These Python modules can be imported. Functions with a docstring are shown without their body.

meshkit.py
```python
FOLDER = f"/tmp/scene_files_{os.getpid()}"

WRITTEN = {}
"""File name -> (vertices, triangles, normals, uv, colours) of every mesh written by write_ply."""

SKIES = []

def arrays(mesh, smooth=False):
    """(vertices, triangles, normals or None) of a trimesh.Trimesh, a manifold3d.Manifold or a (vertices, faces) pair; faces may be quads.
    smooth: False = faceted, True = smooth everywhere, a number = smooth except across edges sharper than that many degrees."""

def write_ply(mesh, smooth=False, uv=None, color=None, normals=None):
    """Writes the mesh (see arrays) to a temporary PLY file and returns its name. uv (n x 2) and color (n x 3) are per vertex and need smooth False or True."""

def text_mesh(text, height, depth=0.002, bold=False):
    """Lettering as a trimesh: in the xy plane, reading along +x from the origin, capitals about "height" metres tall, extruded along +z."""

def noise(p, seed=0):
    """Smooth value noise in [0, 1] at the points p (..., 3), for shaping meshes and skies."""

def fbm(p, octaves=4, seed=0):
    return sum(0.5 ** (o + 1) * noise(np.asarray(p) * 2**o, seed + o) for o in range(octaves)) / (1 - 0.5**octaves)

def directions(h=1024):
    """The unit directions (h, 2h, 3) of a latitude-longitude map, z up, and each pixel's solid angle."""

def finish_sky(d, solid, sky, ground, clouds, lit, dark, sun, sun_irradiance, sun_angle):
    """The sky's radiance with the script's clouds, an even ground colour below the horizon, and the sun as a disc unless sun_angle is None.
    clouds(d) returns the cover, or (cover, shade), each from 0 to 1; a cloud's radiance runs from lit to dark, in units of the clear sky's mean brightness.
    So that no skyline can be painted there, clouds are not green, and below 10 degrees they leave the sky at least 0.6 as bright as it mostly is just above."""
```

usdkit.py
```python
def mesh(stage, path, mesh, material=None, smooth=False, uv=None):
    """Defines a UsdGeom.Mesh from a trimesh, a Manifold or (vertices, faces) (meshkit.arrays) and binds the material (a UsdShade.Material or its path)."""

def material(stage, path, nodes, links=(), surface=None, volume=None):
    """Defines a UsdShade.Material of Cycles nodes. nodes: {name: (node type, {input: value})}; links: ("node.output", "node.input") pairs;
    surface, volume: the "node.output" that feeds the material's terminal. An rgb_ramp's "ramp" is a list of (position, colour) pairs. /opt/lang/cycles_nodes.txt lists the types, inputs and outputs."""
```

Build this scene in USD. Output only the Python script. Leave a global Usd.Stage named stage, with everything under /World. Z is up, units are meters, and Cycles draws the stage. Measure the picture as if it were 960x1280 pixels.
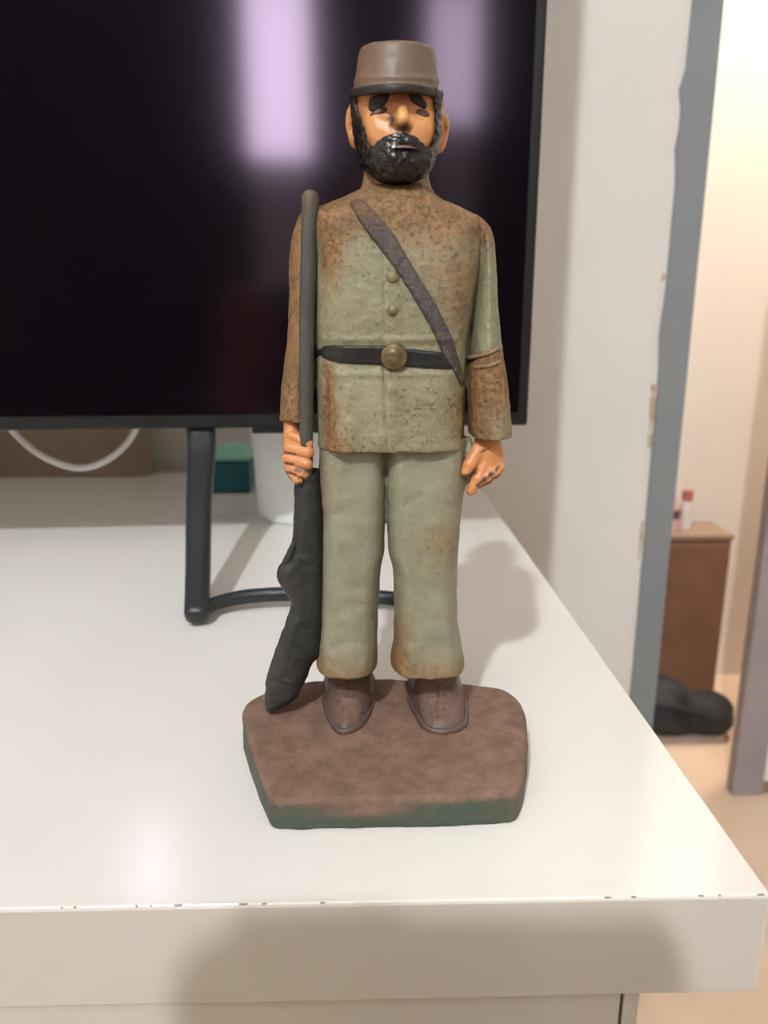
import math, random
import numpy as np, trimesh, usdkit, meshkit
from pxr import Usd, UsdGeom, UsdLux, UsdShade, Sdf, Gf, Vt
import manifold3d as m3
from shapely.geometry import Polygon

stage = Usd.Stage.CreateInMemory()
UsdGeom.SetStageUpAxis(stage, 'Z'); UsdGeom.SetStageMetersPerUnit(stage, 1.0)
UsdGeom.Xform.Define(stage, '/World')
random.seed(7); RNG = np.random.default_rng(7)

# ------------------------------------------------------------------ camera, light, exposure
TZ = 0.70                                    # height of the tabletop
CAM = np.array([0.0, 0.0, TZ + 0.172])
PITCH, YAW, ROLL, FPX = 0.24551, 0.0269, 0.00172, 939.0
_f = np.array([math.sin(YAW) * math.cos(PITCH), math.cos(YAW) * math.cos(PITCH), -math.sin(PITCH)])
_r0 = np.array([math.cos(YAW), -math.sin(YAW), 0.0]); _u0 = np.cross(_r0, _f)
_r = math.cos(ROLL) * _r0 + math.sin(ROLL) * _u0
_u = -math.sin(ROLL) * _r0 + math.cos(ROLL) * _u0
cam = UsdGeom.Camera.Define(stage, '/World/camera')
M = Gf.Matrix4d(*_r, 0, *_u, 0, *(-_f), 0, *CAM, 1)
cam.AddTransformOp().Set(M)
cam.CreateHorizontalApertureAttr(36.0); cam.CreateVerticalApertureAttr(48.0)
cam.CreateFocalLengthAttr(36.0 * FPX / 960.0)
cam.CreateClippingRangeAttr((0.01, 50.0))
cam.CreateFStopAttr(15.0); cam.CreateFocusDistanceAttr(0.285)
cam.CreateExposureAttr(-0.24)

LAMP = np.array([-0.60, -1.62, TZ + 1.95])    # the room's ceiling lamp, behind the photographer
LAMP_R, LAMP_L = 0.045, 3050.0
HALL = np.array([1.05, 1.48, 2.50]); HALL_R, HALL_L = 0.06, 820.0
PANE_L = 27.0

# ------------------------------------------------------------------ materials
LK = '/World/Looks/'
def mat(name, nodes, links=(), surface='p.BSDF'):
    return usdkit.material(stage, LK + name, nodes, links, surface=surface)

def plain(name, color, rough=0.5, spec=0.5, noise=None, bump=None, **kw):
    """One paint: even colour, optionally a slightly mottled tone (noise = scale, second colour) and fine relief (bump = scale, distance)."""
    p = {'base_color': color, 'roughness': rough, 'specular_ior_level': spec}; p.update(kw)
    nodes, links = {'p': ('principled_bsdf', p)}, []
    if noise or bump:
        nodes['g'] = ('geometry', {})
    if noise:
        nodes['n'] = ('noise_texture', {'scale': noise[0], 'detail': 4.0})
        nodes['r'] = ('rgb_ramp', {'ramp': [(0.35, color), (0.65, noise[1])]})
        links += [('g.position', 'n.vector'), ('n.fac', 'r.fac'), ('r.color', 'p.base_color')]
    if bump:
        nodes['bn'] = ('noise_texture', {'scale': bump[0], 'detail': 3.0})
        nodes['b'] = ('bump', {'strength': bump[2] if len(bump) > 2 else 0.6, 'distance': bump[1]})
        links += [('g.position', 'bn.vector'), ('bn.fac', 'b.height'), ('b.normal', 'p.normal')]
    return mat(name, nodes, links)

def cast_paint(name, paint, paint2, rust, pit, rough, pit_at=0.66, bump=0.00022, spec=0.4, spread=0.95):
    """Old paint on cast iron: two tones of paint, rust where the mesh's own 'wear' value and noise say so, small dark pits."""
    nodes = {
        'g': ('geometry', {}), 'w': ('attribute', {'attribute': 'wear'}), 'ws': ('separate_color', {}),
        'n1': ('noise_texture', {'scale': 210.0, 'detail': 6.0, 'roughness': 0.72}),
        'n2': ('noise_texture', {'scale': 620.0, 'detail': 4.0, 'roughness': 0.7}),
        'n3': ('noise_texture', {'scale': 75.0, 'detail': 3.0}),
        'tone': ('mix_color', {'a': paint, 'b': paint2}),
        't3': ('map_range', {'from_min': 0.35, 'from_max': 0.65, 'clamp': True}),
        'c1': ('math', {'math_type': 'subtract', 'value2': 0.5}),
        'c2': ('math', {'math_type': 'multiply_add', 'value2': spread}),
        'c3': ('map_range', {'from_min': 0.05, 'from_max': 0.95, 'clamp': True, 'range_type': 'smoothstep'}),
        'rt': ('mix_color', {'a': rust, 'b': tuple(0.66 * c for c in rust)}), 'r3': ('map_range', {'from_min': 0.40, 'from_max': 0.62, 'clamp': True}), 'n4': ('noise_texture', {'scale': 120.0, 'detail': 5.0, 'roughness': 0.7}),
        'rusty': ('mix_color', {}), 'q0': ('math', {'math_type': 'multiply_add', 'value2': 0.16, 'value3': -0.08}), 'q5': ('math', {'math_type': 'add'}),
        'q1': ('math', {'math_type': 'multiply_add', 'value2': 0.11}),
        'q2': ('map_range', {'from_min': pit_at, 'from_max': pit_at + 0.10, 'clamp': True}),
        'q3': ('math', {'math_type': 'multiply', 'value2': 0.65}),
        'pits': ('mix_color', {'b': pit}),
        'bs': ('math', {'math_type': 'add'}),
        'b': ('bump', {'strength': 0.7, 'distance': bump}),
        'rr': ('map_range', {'from_min': 0.0, 'from_max': 1.0, 'to_min': rough, 'to_max': min(rough + 0.22, 0.9)}),
        'p': ('principled_bsdf', {'roughness': rough, 'specular_ior_level': spec}),
    }
    L = [('g.position', 'n1.vector'), ('g.position', 'n2.vector'), ('g.position', 'n3.vector'), ('w.color', 'ws.color'),
         ('n3.fac', 't3.value'), ('t3.result', 'tone.fac'),
         ('n1.fac', 'c1.value1'), ('c1.value', 'c2.value1'), ('ws.r', 'c2.value3'), ('c2.value', 'c3.value'),
         ('tone.result', 'rusty.a'), ('c3.result', 'rusty.fac'),
         ('g.position', 'n4.vector'), ('n4.fac', 'r3.value'), ('r3.result', 'rt.fac'), ('rt.result', 'rusty.b'), ('n3.fac', 'q0.value1'), ('q0.value', 'q5.value1'), ('q1.value', 'q5.value2'),
         ('ws.r', 'q1.value1'), ('n2.fac', 'q1.value3'), ('q5.value', 'q2.value'), ('q2.result', 'q3.value1'),
         ('rusty.result', 'pits.a'), ('q3.value', 'pits.fac'), ('pits.result', 'p.base_color'),
         ('n1.fac', 'bs.value1'), ('n2.fac', 'bs.value2'), ('bs.value', 'b.height'), ('b.normal', 'p.normal'),
         ('c3.result', 'rr.value'), ('rr.result', 'p.roughness')]
    return mat(name, nodes, L)

def painted(name, rough, spec=0.5, bump=(500.0, 0.00015)):
    """Hand-painted enamel: the colours are the mesh's own painted areas ('wear' holds the colour)."""
    return mat(name, {'g': ('geometry', {}), 'w': ('attribute', {'attribute': 'wear'}),
                      'n': ('noise_texture', {'scale': bump[0], 'detail': 3.0}), 'b': ('bump', {'strength': 0.6, 'distance': bump[1]}),
                      'p': ('principled_bsdf', {'roughness': rough, 'specular_ior_level': spec})},
               [('g.position', 'n.vector'), ('n.fac', 'b.height'), ('b.normal', 'p.normal'), ('w.color', 'p.base_color')])

def S(r, g, b):
    """An sRGB colour (0-255) as linear."""
    c = np.array([r, g, b]) / 255.0
    return tuple(float(x) for x in np.where(c <= 0.04045, c / 12.92, ((c + 0.055) / 1.055) ** 2.4))

MAT = {
    'coat': cast_paint('coat_paint', S(134, 129, 101), S(124, 120, 95), S(133, 99, 62), S(68, 46, 30), 0.45, pit_at=0.585, bump=0.0005),
    'trouser': cast_paint('trouser_paint', S(132, 130, 108), S(124, 122, 100), S(132, 98, 60), S(78, 58, 38), 0.5, pit_at=0.64, bump=0.0004),
    'base': cast_paint('base_paint', S(58, 66, 54), S(52, 74, 60), S(122, 95, 79), S(72, 54, 44), 0.6, pit_at=0.74, bump=0.0004, spread=0.95),
    'boot': cast_paint('boot_paint', S(92, 74, 66), S(76, 62, 56), S(112, 84, 70), S(44, 38, 36), 0.42, pit_at=0.62, bump=0.0003),
    'strap': cast_paint('strap_paint', S(78, 70, 65), S(68, 62, 60), S(112, 84, 60), S(44, 38, 36), 0.22, pit_at=0.72, bump=0.0016),
    'gun_stock': cast_paint('stock_paint', S(30, 30, 30), S(36, 36, 35), S(54, 51, 48), S(84, 82, 78), 0.5, pit_at=0.68, bump=0.0003),
    'barrel': cast_paint('barrel_paint', S(68, 67, 63), S(62, 61, 58), S(88, 76, 62), S(112, 108, 102), 0.4, pit_at=0.74, bump=0.0002),
    'cap': cast_paint('cap_paint', S(104, 83, 68), S(94, 80, 66), S(112, 82, 58), S(62, 48, 40), 0.42, pit_at=0.72, bump=0.0002),
    'visor': plain('visor_paint', S(35, 28, 24), 0.45, 0.3, noise=(300.0, S(44, 35, 29)), bump=(500.0, 0.0001)),
    'belt': plain('belt_paint', S(26, 25, 25), 0.36, 0.35, noise=(400.0, S(38, 36, 34)), bump=(600.0, 0.0002)),
    'brass': plain('brass_paint', S(106, 88, 54), 0.42, noise=(350.0, S(80, 66, 44)), bump=(600.0, 0.00025), metallic=0.35),
    'button': plain('button_paint', S(122, 112, 78), 0.42, noise=(500.0, S(92, 84, 60)), bump=(600.0, 0.0002)),
    'beard': plain('beard_paint', S(24, 17, 16), 0.25, 0.35, noise=(260.0, S(36, 28, 24)), bump=(420.0, 0.0005, 0.8)),
    'brow': plain('brow_paint', S(34, 25, 22), 0.45, 0.3, bump=(600.0, 0.0001)),
    'eye': plain('eye_paint', S(66, 36, 30), 0.5, noise=(900.0, S(40, 28, 26))),
    'lip': plain('lip_paint', S(92, 58, 48), 0.45, bump=(600.0, 0.0001)),
    'skin': painted('skin_paint', 0.40, 0.4, bump=(300.0, 0.0004)),
    'hand': painted('hand_paint', 0.45, bump=(450.0, 0.0003)),
}

# ------------------------------------------------------------------ scene helpers
_used = {}
def path_for(name, parent=None):
    root = parent.GetPath().pathString if parent else '/World'
    k = (root, name); n = _used.get(k, 0); _used[k] = n + 1
    return f'{root}/{name}' + (f'_{n:03d}' if n else '')

def tag(p, label=None, category=None, group=None, kind=None):
    p = p.GetPrim() if hasattr(p, 'GetPrim') else p
    for k, v in (('label', label), ('category', category), ('group', group), ('kind', kind)):
        if v: p.SetCustomDataByKey(k, v)
    return p

def thing(name, label, category, loc=(0, 0, 0), group=None, kind=None):
    x = UsdGeom.Xform.Define(stage, path_for(name)); x.AddTranslateOp().Set(Gf.Vec3d(*map(float, loc)))
    return tag(x, label, category, group, kind)

def obj(name, mesh, material, parent=None, smooth=30, wear=None, label=None):
    m = usdkit.mesh(stage, path_for(name, parent), mesh, material if not isinstance(material, str) else MAT[material], smooth=True if wear is not None else smooth)
    if wear is not None:
        UsdGeom.PrimvarsAPI(m).CreatePrimvar('wear', Sdf.ValueTypeNames.Color3fArray, 'vertex').Set(Vt.Vec3fArray.FromNumpy(np.asarray(wear, np.float32)))
    return tag(m, label)

def rbox(x0, x1, y0, y1, z0, z1, r=0.0, seg=16):
    """A box with rounded edges (hull of eight spheres), or a plain one."""
    if r <= 0:
        return m3.Manifold.cube((x1 - x0, y1 - y0, z1 - z0)).translate((x0, y0, z0))
    s = m3.Manifold.sphere(r, seg)
    return m3.Manifold.batch_hull([s.translate((x, y, z)) for x in (x0 + r, x1 - r) for y in (y0 + r, y1 - r) for z in (z0 + r, z1 - r)])

def lathe(profile, n=40):
    """(radius, z) pairs turned about the z axis."""
    return trimesh.creation.revolve(np.array(profile, float), sections=n)

def tube(pts, r, n=14, caps=True):
    p = np.asarray(pts, float); r = np.broadcast_to(r, (len(p),)).astype(float)
    t = np.gradient(p, axis=0); t /= np.linalg.norm(t, axis=1, keepdims=True)
    a = np.cross(t[0], [0.3, 0.5, 0.81]); a /= np.linalg.norm(a); V = []
    ang = np.arange(n) * 2 * np.pi / n
    for i in range(len(p)):
        a = a - t[i] * (a @ t[i]); a /= np.linalg.norm(a); b = np.cross(t[i], a)
        V.append(p[i] + r[i] * (np.cos(ang)[:, None] * a + np.sin(ang)[:, None] * b))
    V = np.vstack(V); F = []
    for i in range(len(p) - 1):
        for j in range(n):
            q = [i * n + j, i * n + (j + 1) % n, (i + 1) * n + (j + 1) % n, (i + 1) * n + j]
            F += [[q[0], q[1], q[2]], [q[0], q[2], q[3]]]
    k = len(V); V = np.vstack([V, p[:1], p[-1:]])
    for j in range(n):
        F += [[k, (j + 1) % n, j], [k + 1, (len(p) - 1) * n + j, (len(p) - 1) * n + (j + 1) % n]]
    return trimesh.Trimesh(V, F, process=False)

def spline(pts, n=40, closed=False):
    from scipy.interpolate import CubicSpline
    p = np.asarray(pts, float)
    if closed: p = np.vstack([p, p[:1]])
    s = np.r_[0, np.cumsum(np.linalg.norm(np.diff(p, axis=0), axis=1))]
    return CubicSpline(s, p, bc_type='periodic' if closed else 'natural')(np.linspace(0, s[-1], n + (1 if closed else 0)))[: n if closed else None]

# ------------------------------------------------------------------ signed-distance modelling (millimetres)
def nets(F, o, h):
    """Surface nets: a closed smooth mesh of the zero level of the grid F (inside negative) with origin o and spacing h."""
    nx, ny, nz = F.shape; neg = F < 0
    c = np.zeros((nx - 1, ny - 1, nz - 1), np.int8)
    for i, j, k in np.ndindex(2, 2, 2):
        c += neg[i:nx - 1 + i, j:ny - 1 + j, k:nz - 1 + k]
    I = np.argwhere((c > 0) & (c < 8)); idx = -np.ones(c.shape, np.int64); idx[tuple(I.T)] = np.arange(len(I))
    acc, cnt = np.zeros((len(I), 3)), np.zeros(len(I))
    for ax in range(3):
        for a, b in np.ndindex(2, 2):
            s = [0, 0, 0]; s[(ax + 1) % 3], s[(ax + 2) % 3] = a, b; e = list(s); e[ax] = 1
            f0, f1 = F[tuple((I + s).T)], F[tuple((I + e).T)]
            m = (f0 < 0) != (f1 < 0); t = f0[m] / (f0[m] - f1[m])
            p = np.tile(np.array(s, float), (m.sum(), 1)); p[:, ax] = t
            acc[m] += p; cnt[m] += 1
    V = (I + acc / cnt[:, None]) * h + o; Q = []
    for ax in range(3):
        lo, hi = [slice(None)] * 3, [slice(None)] * 3
        lo[ax], hi[ax] = slice(0, -1), slice(1, None)
        e = np.argwhere(neg[tuple(lo)] != neg[tuple(hi)]); u, w = (ax + 1) % 3, (ax + 2) % 3
        e = e[(e[:, u] > 0) & (e[:, w] > 0) & (e[:, u] < F.shape[u] - 1) & (e[:, w] < F.shape[w] - 1)]
        def at(du, dw):
            q = e.copy(); q[:, u] -= du; q[:, w] -= dw; return idx[tuple(q.T)]
        quad = np.stack([at(1, 1), at(0, 1), at(0, 0), at(1, 0)], 1)
        flip = ~neg[tuple(e.T)]; quad[flip] = quad[flip][:, ::-1]; Q.append(quad)
    Q = np.vstack(Q); Q = Q[(Q >= 0).all(1)]
    return V, np.vstack([Q[:, [0, 1, 2]], Q[:, [0, 2, 3]]])

class Grid:
    def __init__(s, lo, hi, h):
        s.o, s.h = np.array(lo, float), h
        n = np.ceil((np.array(hi) - s.o) / h).astype(int) + 1
        s.ax = [s.o[i] + h * np.arange(n[i]) for i in range(3)]
        s.x, s.y, s.z = s.ax[0][:, None, None], s.ax[1][None, :, None], s.ax[2][None, None, :]
    def pts(s): return np.stack(np.broadcast_arrays(s.x, s.y, s.z), -1)
    def mesh(s, F): return nets(np.broadcast_to(F, tuple(len(a) for a in s.ax)), s.o, s.h)
    def xz(s, poly): return poly2(poly, s.ax[0], s.ax[2])[:, None, :]
    def xy(s, poly): return poly2(poly, s.ax[0], s.ax[1])[:, :, None]

def poly2(poly, A, B):
    """Signed distance (inside positive) from the grid A x B to a polygon."""
    P = np.asarray(poly, float); a, b = np.meshgrid(A, B, indexing='ij'); d = np.full(a.shape, 1e9); ins = np.zeros(a.shape, bool)
    for (x0, y0), (x1, y1) in zip(P, np.roll(P, -1, 0)):
        ex, ey = x1 - x0, y1 - y0; t = np.clip(((a - x0) * ex + (b - y0) * ey) / max(ex * ex + ey * ey, 1e-12), 0, 1)
        d = np.minimum(d, np.hypot(a - x0 - t * ex, b - y0 - t * ey))
        if y0 != y1: ins ^= ((y0 > b) != (y1 > b)) & (a < (x1 - x0) * (b - y0) / (y1 - y0) + x0)
    return np.where(ins, d, -d)

def smooth_poly(P, it=2):
    P = np.asarray(P, float)
    for _ in range(it):
        Q = np.roll(P, -1, 0); P = np.stack([0.75 * P + 0.25 * Q, 0.25 * P + 0.75 * Q], 1).reshape(-1, 2)
    return P

def smin(a, b, k):
    h = np.clip(0.5 + 0.5 * (b - a) / k, 0, 1); return b + (a - b) * h - k * h * (1 - h)
def smax(a, b, k): return -smin(-a, -b, k)
def inflate(d, y, R, H): return np.sqrt((np.maximum(R - d, 0) * (H / R)) ** 2 + y ** 2) - H
def ball(g, c, r):
    r = np.broadcast_to(r, (3,)); q = np.sqrt(((g.x - c[0]) / r[0]) ** 2 + ((g.y - c[1]) / r[1]) ** 2 + ((g.z - c[2]) / r[2]) ** 2)
    return (q - 1) * r.min()
def cap(g, a, b, ra, rb=None):
    rb = ra if rb is None else rb; a, b = np.array(a, float), np.array(b, float); e = b - a
    t = np.clip(((g.x - a[0]) * e[0] + (g.y - a[1]) * e[1] + (g.z - a[2]) * e[2]) / (e @ e), 0, 1)
    return np.sqrt((g.x - a[0] - t * e[0]) ** 2 + (g.y - a[1] - t * e[1]) ** 2 + (g.z - a[2] - t * e[2]) ** 2) - (ra + (rb - ra) * t)
def rough(g, s, amp, seed=0): return amp * (meshkit.fbm(g.pts() * s, 2, seed) - 0.5)
def mm(m): return m[0] * 0.001, m[1]
def blob(V, c, r):
    """A soft patch, 1 at c: c and r are (x, z) in mm."""
    return np.exp(-((V[:, 0] - c[0]) / r[0]) ** 2 - ((V[:, 2] - c[1]) / r[1]) ** 2)
def grey(w): return np.repeat(np.clip(w, 0, 1)[:, None], 3, 1)

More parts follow.
